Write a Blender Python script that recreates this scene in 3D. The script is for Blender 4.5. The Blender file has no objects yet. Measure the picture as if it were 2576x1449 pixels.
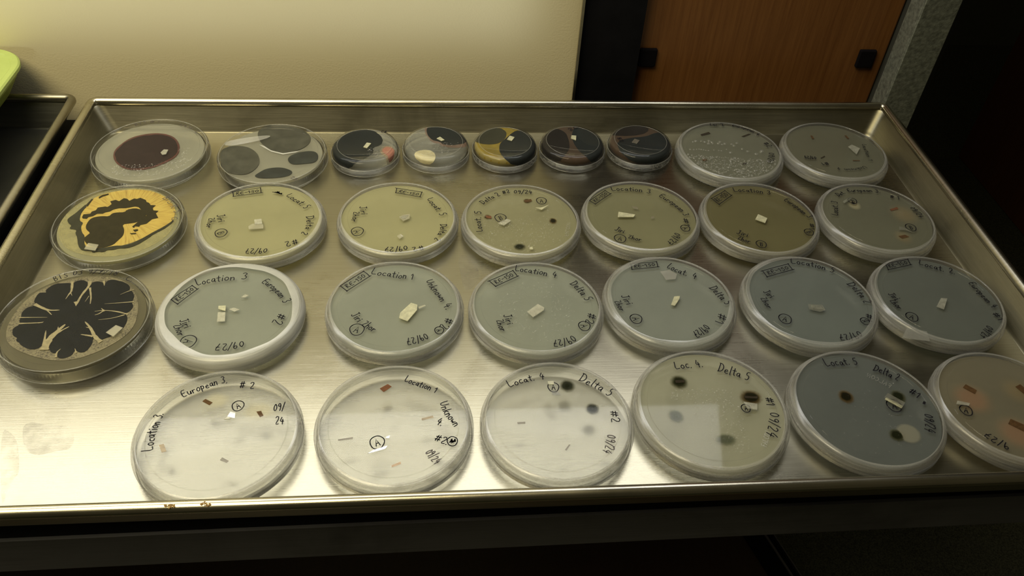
import bpy, bmesh, math, random
from mathutils import Vector, Matrix
from mathutils.geometry import tessellate_polygon

C = bpy.context.scene.collection
SC = bpy.context.scene
random.seed(7)
PI = math.pi
Z0 = 0.90                      # height of the tray floor above the room floor

# ------------------------------------------------------------------ camera
CO = Vector((0, 0, 0.38174712))
FW = Vector((0.08539798, 0.72600097, -0.68237071))
RT = Vector((0.99626416, -0.07104819, 0.04909046))
UP = Vector((0.01284148, 0.68401371, 0.72935612))
FPX = 2058.06
cd = bpy.data.cameras.new('camera'); cam = bpy.data.objects.new('camera', cd); C.objects.link(cam)
cd.sensor_width = 36; cd.lens = FPX / 2576 * 36; cd.clip_start = 0.01; cd.clip_end = 20
M = Matrix.Identity(4)
for i in range(3):
    M[i][0], M[i][1], M[i][2], M[i][3] = RT[i], UP[i], -FW[i], CO[i]
M[2][3] += Z0
cam.matrix_world = M
SC.camera = cam

def P(px, py, z):              # where the sight line through a photo point meets the height z
    d = FW + RT * ((px - 1288) / FPX) + UP * ((724.5 - py) / FPX)
    return CO + d * ((z - CO.z) / d.z)
def PY(px, py, y):             # ... and where it meets the upright plane y
    d = FW + RT * ((px - 1288) / FPX) + UP * ((724.5 - py) / FPX)
    return CO + d * (y / d.y)

# ------------------------------------------------------------------ world, lamps, exposure
SC.view_settings.view_transform = 'Standard'; SC.view_settings.look = 'None'
SC.view_settings.exposure = 0.0; SC.view_settings.gamma = 1.0
SC.view_settings.use_curve_mapping = False
SC.cycles.transparent_max_bounces = 48
SC.cycles.max_bounces = 10
SC.cycles.caustics_reflective = False; SC.cycles.caustics_refractive = False
w = bpy.data.worlds.new('world'); SC.world = w; w.use_nodes = True
w.node_tree.nodes['Background'].inputs[0].default_value = (0.60, 0.52, 0.30, 1)
w.node_tree.nodes['Background'].inputs[1].default_value = 0.05

def area(name, loc, size, sy, power, col, aim, spread=180):
    l = bpy.data.lights.new(name, 'AREA'); l.shape = 'RECTANGLE'; l.size = size; l.size_y = sy
    l.energy = power; l.color = col; l.spread = math.radians(spread)
    o = bpy.data.objects.new(name, l); C.objects.link(o)
    o.location = Vector(loc) + Vector((0, 0, Z0))
    o.rotation_euler = (Vector(aim) - Vector(loc)).to_track_quat('-Z', 'Y').to_euler()
    return o
# a tube lamp fixed below the shelf above, close to the wall, and the warm room light
area('shelf_lamp', (-0.25, 0.565, 0.470), 1.18, 0.14, 2.8, (0.98, 0.98, 0.97), (-0.25, 0.22, 0.0))
area('room_lamp', (-0.52, 0.08, 1.00), 0.8, 0.5, 4.6, (1.0, 0.87, 0.54), (-0.30, 0.40, 0.0), 110)
area('upper_wall_fill', (-0.43, -0.35, 0.30), 1.02, 0.47, 0.46, (0.84, 0.94, 1.0), (-0.43, 0.65, 0.30), 5)  # added narrow cool beam that whitens only the upper wall

# ------------------------------------------------------------------ helpers
def prop(o, label=None, cat=None, group=None, kind=None):
    if label: o['label'] = label
    if cat: o['category'] = cat
    if group: o['group'] = group
    if kind: o['kind'] = kind
    return o
def obj(name, bm, mat, parent=None, loc=(0, 0, 0), smooth=False):
    me = bpy.data.meshes.new(name); bm.to_mesh(me); bm.free()
    if mat: me.materials.append(mat)
    if smooth:
        for p in me.polygons: p.use_smooth = True
    o = bpy.data.objects.new(name, me); C.objects.link(o)
    if parent: o.parent = parent; o.location = loc
    else: o.location = Vector(loc) + Vector((0, 0, Z0))
    return o
def empty(name, loc, rz=0):
    o = bpy.data.objects.new(name, None); C.objects.link(o)
    o.location = Vector(loc) + Vector((0, 0, Z0)); o.rotation_euler.z = rz
    o.empty_display_size = 0.01
    return o
def box(bm, a, b, bev=0):
    vs = [bm.verts.new((x, y, z)) for z in (a[2], b[2]) for y in (a[1], b[1]) for x in (a[0], b[0])]
    fs = [bm.faces.new([vs[i] for i in f]) for f in ((0, 2, 3, 1), (4, 5, 7, 6), (0, 1, 5, 4), (2, 6, 7, 3), (0, 4, 6, 2), (1, 3, 7, 5))]
    if bev:
        es = list({e for f in fs for e in f.edges})
        bmesh.ops.bevel(bm, geom=es, offset=bev, segments=3, affect='EDGES', profile=0.5)
def lathe(prof, n=96, wob=None, closed=False):
    """revolve (r, z) pairs; wob(theta, k) -> (dr, dz)"""
    bm = bmesh.new(); rings = []
    for k, (r, z) in enumerate(prof):
        if r < 1e-7: rings.append([bm.verts.new((0, 0, z))] * n); continue
        row = []
        for i in range(n):
            t = 2 * PI * i / n; dr = dz = 0
            if wob: dr, dz = wob(t, k)
            row.append(bm.verts.new(((r + dr) * math.cos(t), (r + dr) * math.sin(t), z + dz)))
        rings.append(row)
    pairs = list(zip(rings, rings[1:])) + ([(rings[-1], rings[0])] if closed else [])
    for a, b in pairs:
        for i in range(n):
            j = (i + 1) % n
            q = []
            for v in (a[i], a[j], b[j], b[i]):
                if v not in q: q.append(v)
            if len(q) > 2: bm.faces.new(q)
    bmesh.ops.recalc_face_normals(bm, faces=bm.faces)
    return bm
def poly_prism(pts, z0, z1, bm=None):
    """solid prism over any simple outline"""
    bm = bm or bmesh.new(); n = len(pts)
    lo = [bm.verts.new((x, y, z0)) for x, y in pts]; hi = [bm.verts.new((x, y, z1)) for x, y in pts]
    for i in range(n):
        j = (i + 1) % n; bm.faces.new((lo[i], lo[j], hi[j], hi[i]))
    tri = tessellate_polygon([[Vector((x, y, 0)) for x, y in pts]])
    for t in tri:
        for s in (lo, hi):
            try: bm.faces.new([s[k] for k in t])
            except ValueError: pass
    bmesh.ops.recalc_face_normals(bm, faces=bm.faces)
    return bm
def smooth_pts(pts, it=2, closed=True):
    for _ in range(it):
        q = []
        n = len(pts)
        if not closed: q.append(pts[0])
        for i in range(n if closed else n - 1):
            a, b = pts[i], pts[(i + 1) % n]
            q.append((a[0] * .75 + b[0] * .25, a[1] * .75 + b[1] * .25)); q.append((a[0] * .25 + b[0] * .75, a[1] * .25 + b[1] * .75))
        if not closed: q.append(pts[-1])
        pts = q
    return pts

# ------------------------------------------------------------------ materials
def new(name):
    m = bpy.data.materials.new(name); m.use_nodes = True
    nt = m.node_tree; nt.nodes.clear()
    out = nt.nodes.new('ShaderNodeOutputMaterial')
    return m, nt, out
def N(nt, t, **kw):
    n = nt.nodes.new(t)
    for k, v in kw.items():
        if isinstance(k, str) and k.startswith('_'): setattr(n, k[1:], v)
        else: n.inputs[k.replace('__', ' ')].default_value = v
    return n
def L(nt, a, b): nt.links.new(a, b)
def ramp(nt, src, stops):
    r = nt.nodes.new('ShaderNodeValToRGB'); e = r.color_ramp.elements
    while len(e) < len(stops): e.new(0.5)
    for k, (p, c) in enumerate(stops):
        e[k].position = p; e[k].color = tuple(c) + (1,) if len(c) == 3 else c
    L(nt, src, r.inputs[0]); return r
def mapped(nt, scale, coord='Object'):
    tc = nt.nodes.new('ShaderNodeTexCoord'); mp = nt.nodes.new('ShaderNodeMapping')
    mp.inputs['Scale'].default_value = scale; L(nt, tc.outputs[coord], mp.inputs[0]); return mp
def noise(nt, vec, scale, detail=6, rough=.6, dist=0):
    n = nt.nodes.new('ShaderNodeTexNoise'); n.inputs['Scale'].default_value = scale
    n.inputs['Detail'].default_value = detail; n.inputs['Roughness'].default_value = rough
    n.inputs['Distortion'].default_value = dist
    L(nt, vec, n.inputs['Vector']); return n
def math_(nt, op, a, b=None, clamp=False):
    n = nt.nodes.new('ShaderNodeMath'); n.operation = op; n.use_clamp = clamp
    for k, v in ((0, a), (1, b)):
        if v is None: continue
        if isinstance(v, (int, float)): n.inputs[k].default_value = v
        else: L(nt, v, n.inputs[k])
    return n.outputs[0]

def m_basic(name, col, rough=.6, metal=0, var=.08, scale=60, bump=0, spec=.5):
    if max(col) < .07 and 'growth' in name: spec = .08
    m, nt, out = new(name); b = N(nt, 'ShaderNodeBsdfPrincipled'); L(nt, b.outputs[0], out.inputs[0])
    mp = mapped(nt, (1, 1, 1)); n = noise(nt, mp.outputs[0], scale)
    c0 = [max(0, c * (1 - var)) for c in col]; c1 = [min(1, c * (1 + var)) for c in col]
    r = ramp(nt, n.outputs[0], [(0.3, c0), (0.7, c1)]); L(nt, r.outputs[0], b.inputs['Base Color'])
    b.inputs['Roughness'].default_value = rough; b.inputs['Metallic'].default_value = metal
    b.inputs['Specular IOR Level'].default_value = spec
    if bump:
        bp = N(nt, 'ShaderNodeBump', Strength=bump, Distance=.001); L(nt, n.outputs[0], bp.inputs['Height']); L(nt, bp.outputs[0], b.inputs['Normal'])
    return m

def m_metal(name, col, rough, grain=(4, 260, 40), dirt=.5, spots=.0, dark=(0.10, 0.085, 0.05), gs=.12):
    """brushed, scratched and stained aluminium"""
    m, nt, out = new(name); b = N(nt, 'ShaderNodeBsdfPrincipled', Metallic=1.0); L(nt, b.outputs[0], out.inputs[0])
    mp = mapped(nt, grain); g = noise(nt, mp.outputs[0], 5, 8, .65)
    mp2 = mapped(nt, (1, 1, 1)); big = noise(nt, mp2.outputs[0], 9, 7, .62, .6)
    fine = noise(nt, mp2.outputs[0], 90, 8, .7)
    c = ramp(nt, big.outputs[0], [(0.30, [x * (1 - dirt * .5) for x in col]), (0.48, col), (0.75, [min(1, x * 1.05) for x in col])])
    mix = nt.nodes.new('ShaderNodeMix'); mix.data_type = 'RGBA'; mix.blend_type = 'MULTIPLY'
    gr = ramp(nt, g.outputs[0], [(0.25, (.80, .80, .80)), (0.75, (1, 1, 1))])
    mix.inputs[0].default_value = 1; L(nt, c.outputs[0], mix.inputs[6]); L(nt, gr.outputs[0], mix.inputs[7])
    mix2 = nt.nodes.new('ShaderNodeMix'); mix2.data_type = 'RGBA'
    sp = ramp(nt, fine.outputs[0], [(0.0, (0, 0, 0)), (0.66, (0, 0, 0)), (0.80, (1, 1, 1))])
    L(nt, math_(nt, 'MULTIPLY', sp.outputs[0], spots), mix2.inputs[0]); L(nt, mix.outputs[2], mix2.inputs[6]); mix2.inputs[7].default_value = dark + (1,)
    L(nt, mix2.outputs[2], b.inputs['Base Color'])
    rr = math_(nt, 'ADD', math_(nt, 'MULTIPLY', g.outputs[0], gs), math_(nt, 'MULTIPLY', big.outputs[0], .22))
    L(nt, math_(nt, 'ADD', rr, rough - .16), b.inputs['Roughness'])
    bp = N(nt, 'ShaderNodeBump', Strength=.10, Distance=.0004); L(nt, g.outputs[0], bp.inputs['Height']); L(nt, bp.outputs[0], b.inputs['Normal'])
    return m

def m_clear(name, tint=(.992, .993, .985), haze=.0, edge=.36, white=(.80, .81, .78), rough=.04, refl=1.0):
    """clear moulded plastic: see-through, glossier and milkier towards grazing view"""
    m, nt, out = new(name)
    tr = N(nt, 'ShaderNodeBsdfTransparent', Color=tint + (1,))
    gl = N(nt, 'ShaderNodeBsdfGlossy', Color=(.40, .40, .40, 1) if refl <= 1.5 else (1, 1, 1, 1), Roughness=rough)
    df = N(nt, 'ShaderNodeBsdfDiffuse', Color=white + (1,)); tl = N(nt, 'ShaderNodeBsdfTranslucent', Color=white + (1,))
    ms = N(nt, 'ShaderNodeMixShader', Fac=.5); L(nt, df.outputs[0], ms.inputs[1]); L(nt, tl.outputs[0], ms.inputs[2])
    lw = N(nt, 'ShaderNodeLayerWeight', Blend=.5)
    f2 = math_(nt, 'POWER', lw.outputs['Facing'], 5.0)
    hz = math_(nt, 'ADD', math_(nt, 'MULTIPLY', f2, edge), haze, True)
    m1 = N(nt, 'ShaderNodeMixShader'); L(nt, hz, m1.inputs[0]); L(nt, tr.outputs[0], m1.inputs[1]); L(nt, ms.outputs[0], m1.inputs[2])
    f4 = math_(nt, 'POWER', lw.outputs['Facing'], 5.0)
    gf = math_(nt, 'MULTIPLY', math_(nt, 'ADD', math_(nt, 'MULTIPLY', f4, .5), .009), refl * (2.5 if refl <= 1.5 else 1), True)
    m2 = N(nt, 'ShaderNodeMixShader'); L(nt, gf, m2.inputs[0]); L(nt, m1.outputs[0], m2.inputs[1]); L(nt, gl.outputs[0], m2.inputs[2])
    L(nt, m2.outputs[0], out.inputs[0]); return m

def m_haze(name, col, alpha, rough=.25, gloss=.03, var=.10, scale=35, trans=.5, tint=None, grain=(1, 1, 1), bump=0.0):
    """translucent stuff such as agar or sealing film: alpha says how much it veils"""
    m, nt, out = new(name)
    tr = N(nt, 'ShaderNodeBsdfTransparent', Color=(tint or (1, 1, 1)) + (1,))
    mp = mapped(nt, grain); n = noise(nt, mp.outputs[0], scale, 5, .6)
    r = ramp(nt, n.outputs[0], [(.3, [c * (1 - var) for c in col]), (.7, [min(1, c * (1 + var)) for c in col])])
    df = N(nt, 'ShaderNodeBsdfDiffuse'); tl = N(nt, 'ShaderNodeBsdfTranslucent'); L(nt, r.outputs[0], df.inputs[0]); L(nt, r.outputs[0], tl.inputs[0])
    ms = N(nt, 'ShaderNodeMixShader', Fac=trans); L(nt, df.outputs[0], ms.inputs[1]); L(nt, tl.outputs[0], ms.inputs[2])
    al = math_(nt, 'ADD', math_(nt, 'MULTIPLY', math_(nt, 'SUBTRACT', n.outputs[0], .5), var * 2), alpha, True)
    m1 = N(nt, 'ShaderNodeMixShader'); L(nt, al, m1.inputs[0]); L(nt, tr.outputs[0], m1.inputs[1]); L(nt, ms.outputs[0], m1.inputs[2])
    gl = N(nt, 'ShaderNodeBsdfGlossy', Color=(1, 1, 1, 1), Roughness=rough)
    lw = N(nt, 'ShaderNodeLayerWeight', Blend=.5)
    gf = math_(nt, 'ADD', math_(nt, 'MULTIPLY', math_(nt, 'POWER', lw.outputs['Facing'], 3.0), .30), gloss, True)
    m2 = N(nt, 'ShaderNodeMixShader'); L(nt, gf, m2.inputs[0]); L(nt, m1.outputs[0], m2.inputs[1]); L(nt, gl.outputs[0], m2.inputs[2])
    if bump:
        bp = N(nt, 'ShaderNodeBump', Strength=bump, Distance=.0005); L(nt, n.outputs[0], bp.inputs['Height'])
        L(nt, bp.outputs[0], gl.inputs['Normal']); L(nt, bp.outputs[0], df.inputs['Normal'])
    L(nt, m2.outputs[0], out.inputs[0]); return m

def m_fuzzy(name, core, rim, dens=1.0, soft=.55, wob=.35):
    """mould growth that thins out towards its margin"""
    m, nt, out = new(name)
    tc = nt.nodes.new('ShaderNodeTexCoord'); sep = nt.nodes.new('ShaderNodeSeparateXYZ'); L(nt, tc.outputs['Generated'], sep.inputs[0])
    dx = math_(nt, 'SUBTRACT', sep.outputs[0], .5); dy = math_(nt, 'SUBTRACT', sep.outputs[1], .5)
    r = math_(nt, 'MULTIPLY', math_(nt, 'SQRT', math_(nt, 'ADD', math_(nt, 'MULTIPLY', dx, dx), math_(nt, 'MULTIPLY', dy, dy))), 2)
    n = noise(nt, tc.outputs['Object'], 260, 6, .65)
    r = math_(nt, 'ADD', r, math_(nt, 'MULTIPLY', math_(nt, 'SUBTRACT', n.outputs[0], .5), wob))
    a = ramp(nt, r, [(0, (1, 1, 1)), (1 - soft, (.93, .93, .93)), (.97, (0, 0, 0))])
    a.color_ramp.interpolation = 'EASE'
    c = ramp(nt, r, [(0, core), (1 - soft, core), (.9, rim)])
    df = N(nt, 'ShaderNodeBsdfDiffuse'); L(nt, c.outputs[0], df.inputs[0]); tr = N(nt, 'ShaderNodeBsdfTransparent')
    m1 = N(nt, 'ShaderNodeMixShader'); L(nt, math_(nt, 'MULTIPLY', a.outputs[0], dens, True), m1.inputs[0]); L(nt, tr.outputs[0], m1.inputs[1]); L(nt, df.outputs[0], m1.inputs[2])
    L(nt, m1.outputs[0], out.inputs[0]); return m

MT = {}
MT['alu'] = m_metal('brushed_aluminium', (.405, .38, .285), .28, dirt=.34, spots=.3)
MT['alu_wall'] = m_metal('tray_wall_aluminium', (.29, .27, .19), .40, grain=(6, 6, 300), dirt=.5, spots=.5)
MT['alu_rim'] = m_metal('rim_aluminium', (.60, .56, .43), .30, dirt=.4, spots=.25, gs=.05)
MT['alu_dark'] = m_metal('dark_aluminium', (.20, .20, .17), .42, dirt=.5, spots=.4)  # darker, rougher metal for the left tray
MT['alu_dark_rim'] = m_metal('dark_rim_aluminium', (.42, .39, .30), .36, dirt=.5, spots=.4)
MT['steel_dark'] = m_metal('dull_grey_steel', (.26, .26, .28), .6, grain=(3, 90, 200), dirt=.5, spots=.6)
MT['galv'] = m_basic('galvanised_steel', (.22, .235, .19), .5, .5, .4, 260, .5)
MT['black'] = m_basic('black_paint', (.005, .005, .006), .7, 0, .3, 50, 0, .12)
MT['pad'] = m_basic('black_rubber', (.006, .005, .006), .9, 0, .1, 60, 0, .05)
MT['clear'] = m_clear('clear_polystyrene')
MT['clear_wall'] = m_clear('clear_lid_plastic', haze=.035, edge=.30)
MT['rim_clear'] = m_clear('moulded_plastic_bead', haze=.16, edge=.45, white=(.86, .87, .82), rough=.12, refl=4.0)
MT['film'] = m_haze('sealing_film', (.90, .90, .82), .30, .22, .05, .22, 26, .5, None, (1, 1, 26), .5)
MT['film_thick'] = m_haze('folded_sealing_film', (.88, .88, .84), .62, .30, .05, .12, 40, .45, None, (1, 1, 14), .3)
MT['ink'] = m_basic('black_marker_ink', (.008, .007, .010), .6, 0, .08, 60, 0, .15)
MT['ink_faint'] = m_basic('worn_marker_ink', (.05, .04, .04), .6)
MT['emboss'] = m_haze('embossed_plastic', (.75, .75, .70), .35, .2, .2, 0)
MT['drop'] = m_clear('condensation_water', haze=.12, edge=.65, white=(.95, .95, .92), rough=.05, refl=3.2)
MT['block'] = m_haze('agar_plug', (.80, .80, .68), .42, .12, .18, .15, 300)
MT['block_bright'] = m_haze('bright_agar_plug', (.78, .77, .56), .85, .2, .1, .15, 300)
MT['glass_chip'] = m_haze('clear_agar_plug', (.80, .80, .68), .16, .08, .28, .1, 300)
MT['tape'] = m_haze('clear_tape', (.80, .81, .74), .20, .2, .12, .05, 40)
for k, c in dict(brown=(.085, .045, .018), redbrown=(.15, .062, .030), tan=(.34, .27, .17), grey=(.22, .20, .16), dark=(.030, .024, .016), light=(.50, .36, .24)).items():
    MT['chip_' + k] = m_basic(k + '_wood_chip', c, .8, 0, .35, 500, 0, .1)
def agar(col, alpha, gl=.0, rough=.3): return m_haze('agar', col, alpha, rough, gl, .05, 25)
MT['f_green'] = m_fuzzy('dark_green_mould', (.012, .014, .006), (.10, .10, .05))
MT['f_grey'] = m_fuzzy('grey_green_mould', (.075, .085, .055), (.20, .21, .13), .85)
MT['f_brown'] = m_fuzzy('brown_black_mould', (.010, .009, .004), (.16, .10, .03))
MT['f_pale'] = m_fuzzy('pale_growth', (.42, .40, .30), (.36, .34, .24), .35, .3, .1)
MT['f_halo'] = m_fuzzy('amber_halo', (.40, .29, .14), (.40, .32, .18), .26, .8, .1)
MT['f_cream'] = m_fuzzy('cream_halo', (.66, .60, .38), (.60, .55, .35), .30, .6, .1)
MT['f_pink'] = m_fuzzy('pinkish_halo', (.40, .22, .13), (.38, .28, .17), .40, .7, .1)

# wall paint with orange-peel texture
def m_wall():
    m, nt, out = new('cream_wall_paint'); b = N(nt, 'ShaderNodeBsdfPrincipled', Roughness=.7); L(nt, b.outputs[0], out.inputs[0])
    b.inputs['Specular IOR Level'].default_value = .2
    mp = mapped(nt, (1, 1, 1)); n = noise(nt, mp.outputs[0], 650, 2, .5); n2 = noise(nt, mp.outputs[0], 3, 3)
    r = ramp(nt, n2.outputs[0], [(.3, (.68, .60, .365)), (.7, (.71, .63, .39))]); L(nt, r.outputs[0], b.inputs['Base Color'])
    bp = N(nt, 'ShaderNodeBump', Strength=.22, Distance=.0005); L(nt, n.outputs[0], bp.inputs['Height']); L(nt, bp.outputs[0], b.inputs['Normal'])
    return m
MT['wall'] = m_wall()
def m_wood(name, c0, c1, rough=.45):
    m, nt, out = new(name); b = N(nt, 'ShaderNodeBsdfPrincipled', Roughness=rough); L(nt, b.outputs[0], out.inputs[0])
    mp = mapped(nt, (60, 60, 2.2)); n = noise(nt, mp.outputs[0], 6, 8, .7, .4)
    mp2 = mapped(nt, (9, 9, .6)); n2 = noise(nt, mp2.outputs[0], 3, 4, .6, .5)
    s = math_(nt, 'ADD', math_(nt, 'MULTIPLY', n.outputs[0], .65), math_(nt, 'MULTIPLY', n2.outputs[0], .35))
    r = ramp(nt, s, [(.34, c0), (.62, c1)]); L(nt, r.outputs[0], b.inputs['Base Color']); return m
MT['wood'] = m_wood('veneer_door', (.115, .042, .009), (.20, .085, .022))
MT['wood_red'] = m_wood('reddish_veneer', (.10, .034, .012), (.16, .06, .022))
MT['wood_low'] = m_wood('dark_veneer', (.030, .016, .008), (.05, .027, .013))
MT['carpet'] = m_basic('dark_carpet', (.085, .088, .055), .95, 0, .8, 420, .8)

# ------------------------------------------------------------------ room
def struct(name, a, b, mat, bev=0):
    bm = bmesh.new(); c = [(a[i] + b[i]) / 2 for i in range(3)]
    box(bm, [a[i] - c[i] for i in range(3)], [b[i] - c[i] for i in range(3)], bev)
    return prop(obj(name, bm, mat, None, c), kind='structure')
struct('floor', (-2.2, -1.6, -.95), (3.2, 3.0, -.90), MT['carpet'])
struct('wall_back', (-2.2, .645, -.90), (.1180, .78, 1.7), MT['wall'])
struct('trim_1', (.1180, .642, -.90), (.1202, .78, 1.7), m_metal('corner_bead', (.55, .5, .36), .35))
struct('trim_2', (.1202, .648, -.90), (.1735, .78, 1.7), MT['black'])
struct('wall_far', (.42, 2.6, -.90), (3.2, 2.7, 1.7), m_basic('dim_far_wall', (.2, .21, .16), .8))
door = empty('wooden_door', ((.1740 + .4045) / 2, .672, -.895))
prop(door, 'brown vertical grained wooden door right of the cream wall', 'door')
bm = bmesh.new(); box(bm, (-.1150, -.012, 0), (.1150, .03, 2.3), .002); obj('door_panel', bm, MT['wood'], door)
for c in ((1630, 147), (2180, 150)):
    q = PY(c[0], c[1], .656)
    bm = bmesh.new(); box(bm, (-.0078, -.004, -.0085), (.0078, 0, .0085), .0012)
    pd = obj('black_pad', bm, MT['pad'], door, (q.x - door.location.x, -.012, q.z + .895))
struct('trim_3', (.4050, .648, -.90), (.45, .78, 1.7), m_basic('dark_frame', (.035, .036, .028), .6))

bm = bmesh.new(); q = PY(2475, 260, 1.90)
box(bm, (-.45, -.5, 0), (.45, .5, 2.2), .004)
cab = prop(obj('wooden_cabinet', bm, MT['wood_red'], None, (q.x + .45, 1.40, -.90)), 'reddish brown wooden cabinet side at the right behind the rack', 'cabinet')

# rack: upright, shelf
rack = empty('metal_rack', (.06, .50, -.90)); prop(rack, 'grey metal rack with a rough upright post carrying both metal trays', 'rack')
def rk(name, a, b, mat, bev=.0008):
    bm = bmesh.new(); o = Vector((.06, .50, -.90))
    box(bm, [a[i] - o[i] for i in range(3)], [b[i] - o[i] for i in range(3)], bev)
    return obj(name, bm, mat, rack)
for nm, a, b in (('upright_post', (.3978, .6220, -.90), (.4290, .6245, 1.2)), ('upright_flange', (.3978, .6245, -.90), (.4003, .6440, 1.2))):
    rk(nm, a, b, MT['galv'])
def slab(name, pts, z0, z1, mat, parent, origin):
    bm = poly_prism([(x - origin[0], y - origin[1]) for x, y in pts], z0 - origin[2], z1 - origin[2]); return obj(name, bm, mat, parent)
OR = (.06, .50, -.90)
fl, fr = (-1.0, .2356), (.40, .2482)
slab('shelf_board', [(fl[0], fl[1] + .004), (.3940, fr[1] + .004), (.3940, .620), (-1.0, .620)], -.014, -.0012, MT['black'], rack, OR)
slab('front_rail', [(fl[0], fl[1] - .003), (fr[0], fr[1] - .003), (fr[0], fr[1] + .0036), (fl[0], fl[1] + .0036)], -.052, -.0215, MT['steel_dark'], rack, OR)
slab('rail_shade_strip', [(fl[0], fl[1] - .001), (fr[0], fr[1] - .001), (fr[0], fr[1] + .0036), (fl[0], fl[1] + .0036)], -.0213, -.0014, MT['black'], rack, OR)  # black strip standing in for the shade under the tray rim
a = P(1858, 1330, -.42); b_ = P(1940, 1460, -.42)
d = (b_ - a).normalized(); nrm = Vector((-d.y, d.x, 0)); a2 = a - d * .15; b2 = b_ + d * .25
if nrm.x < 0: nrm = -nrm
low = prop(empty('lower_shelf', (a.x - .4, .5, -.90)), 'dark wooden shelf with a black metal edge low under the trays', 'shelf')
O2 = (a.x - .4, .5, -.90)
slab('board', [(a2.x - 1.2, a2.y), (a2.x, a2.y), (b2.x, b2.y), (b2.x - 1.2, b2.y)], -.44, -.42, MT['wood_low'], low, O2)
for k, (o0, o1, z1, mt) in enumerate(((0, .021, -.418, 'black'), (.021, .0235, -.416, 'steel_dark'), (.0235, .032, -.422, 'black'), (.032, .0335, -.418, 'steel_dark'))):
    slab('edge_strip', [(a2 + nrm * o0).to_2d(), (b2 + nrm * o0).to_2d(), (b2 + nrm * o1).to_2d(), (a2 + nrm * o1).to_2d()], -.45, z1, MT[mt], low, O2)
slab('support', [(a2.x - .3, .60), (a2.x - .25, .60), (a2.x - .25, .65), (a2.x - .3, .65)], -.90, -.44, MT['black'], low, O2)
slab('support', [(a2.x - .9, .60), (a2.x - .85, .60), (a2.x - .85, .65), (a2.x - .9, .65)], -.90, -.44, MT['black'], low, O2)

# ------------------------------------------------------------------ trays
def rrect(x0, x1, y0, y1, r, n=7):
    pts = []
    for cx, cy, a0 in ((x1 - r, y1 - r, 0), (x0 + r, y1 - r, 90), (x0 + r, y0 + r, 180), (x1 - r, y0 + r, 270)):
        for k in range(n): t = math.radians(a0 + 90 * k / (n - 1)); pts.append((cx + r * math.cos(t), cy + r * math.sin(t)))
    return pts
def skin_loops(loops, close_first=False, close_last=False):
    bm = bmesh.new(); R = [[bm.verts.new(p) for p in lp] for lp in loops]
    for A, B in zip(R, R[1:]):
        for i in range(len(A)): j = (i + 1) % len(A); bm.faces.new((A[i], A[j], B[j], B[i]))
    if close_first: bm.faces.new(R[0])
    if close_last: bm.faces.new(R[-1])
    bmesh.ops.recalc_face_normals(bm, faces=bm.faces); return bm
# inner floor edge and rim centre line, in metres
FX0, FX1, FY0, FY1 = -.2690, .3805, .2362, .5995
RX0, RX1, RY0, RY1 = -.2811, .3905, .2291, .6106
RZ = .0222; RB = .0034
CX, CY = (FX0 + FX1) / 2, (FY0 + FY1) / 2
def tray(loc, label, mats, name='metal_tray'):
    t = empty(name, loc); prop(t, label, 'tray', 'shallow metal trays on the rack')
    def loop(s, z, r):           # s: 0 floor edge .. 1 rim line
        x0 = FX0 + (RX0 - FX0) * s - CX; x1 = FX1 + (RX1 - FX1) * s - CX
        y0 = FY0 + (RY0 - FY0) * s - CY; y1 = FY1 + (RY1 - FY1) * s - CY
        return [(x, y, z) for x, y in rrect(x0, x1, y0, y1, r)]
    lp = [loop(-.9, 0, .006), loop(-.06, 0, .007), loop(0, .0006, .0075), loop(.05, .0020, .008), loop(.10, .0032, .008), loop(.14, .0042, .008), loop(.77, RZ - .0046, .008), loop(.80, RZ - .0038, .008), loop(.86, RZ - .0026, .008), loop(1.0, RZ + .0004, .008)]
    under = [loop(1.0, RZ - .0006, .009), loop(.90, RZ - .0030, .009), loop(.86, RZ - .0045, .009), loop(.82, RZ - .0055, .009), loop(.17, .0030, .009), loop(.13, .0016, .009), loop(.03, -.0006, .0085), loop(-.10, -.0010, .008), loop(-.9, -.0010, .006)]
    bm = skin_loops([lp[0], lp[1]], True); obj('tray_floor', bm, mats[0], t)
    bm = skin_loops(lp[1:] + under, False, True); w_ = obj('tray_wall', bm, mats[1], t, smooth=True)
    loops = []
    for k in range(14):
        a = 2 * PI * k / 14; o = RB * math.cos(a); z = RZ + RB * math.sin(a)
        loops.append([(x, y, z) for x, y in rrect(RX0 - CX - o, RX1 - CX + o, RY0 - CY - o, RY1 - CY + o, .0055 + o)])
    bm = skin_loops(loops + [loops[0]]); bmesh.ops.remove_doubles(bm, verts=bm.verts, dist=1e-7); obj('rolled_rim', bm, mats[2], t, smooth=True)
    return t
tr = tray((CX, CY, 0), 'silver metal tray holding all the round culture dishes', (MT['alu'], MT['alu_wall'], MT['alu_rim']))
tray((CX - .6875, CY + .0045, 0), 'darker metal tray at the left, under the lime green tub', (MT['alu_dark'], MT['alu_dark'], MT['alu_dark_rim']))
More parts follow.
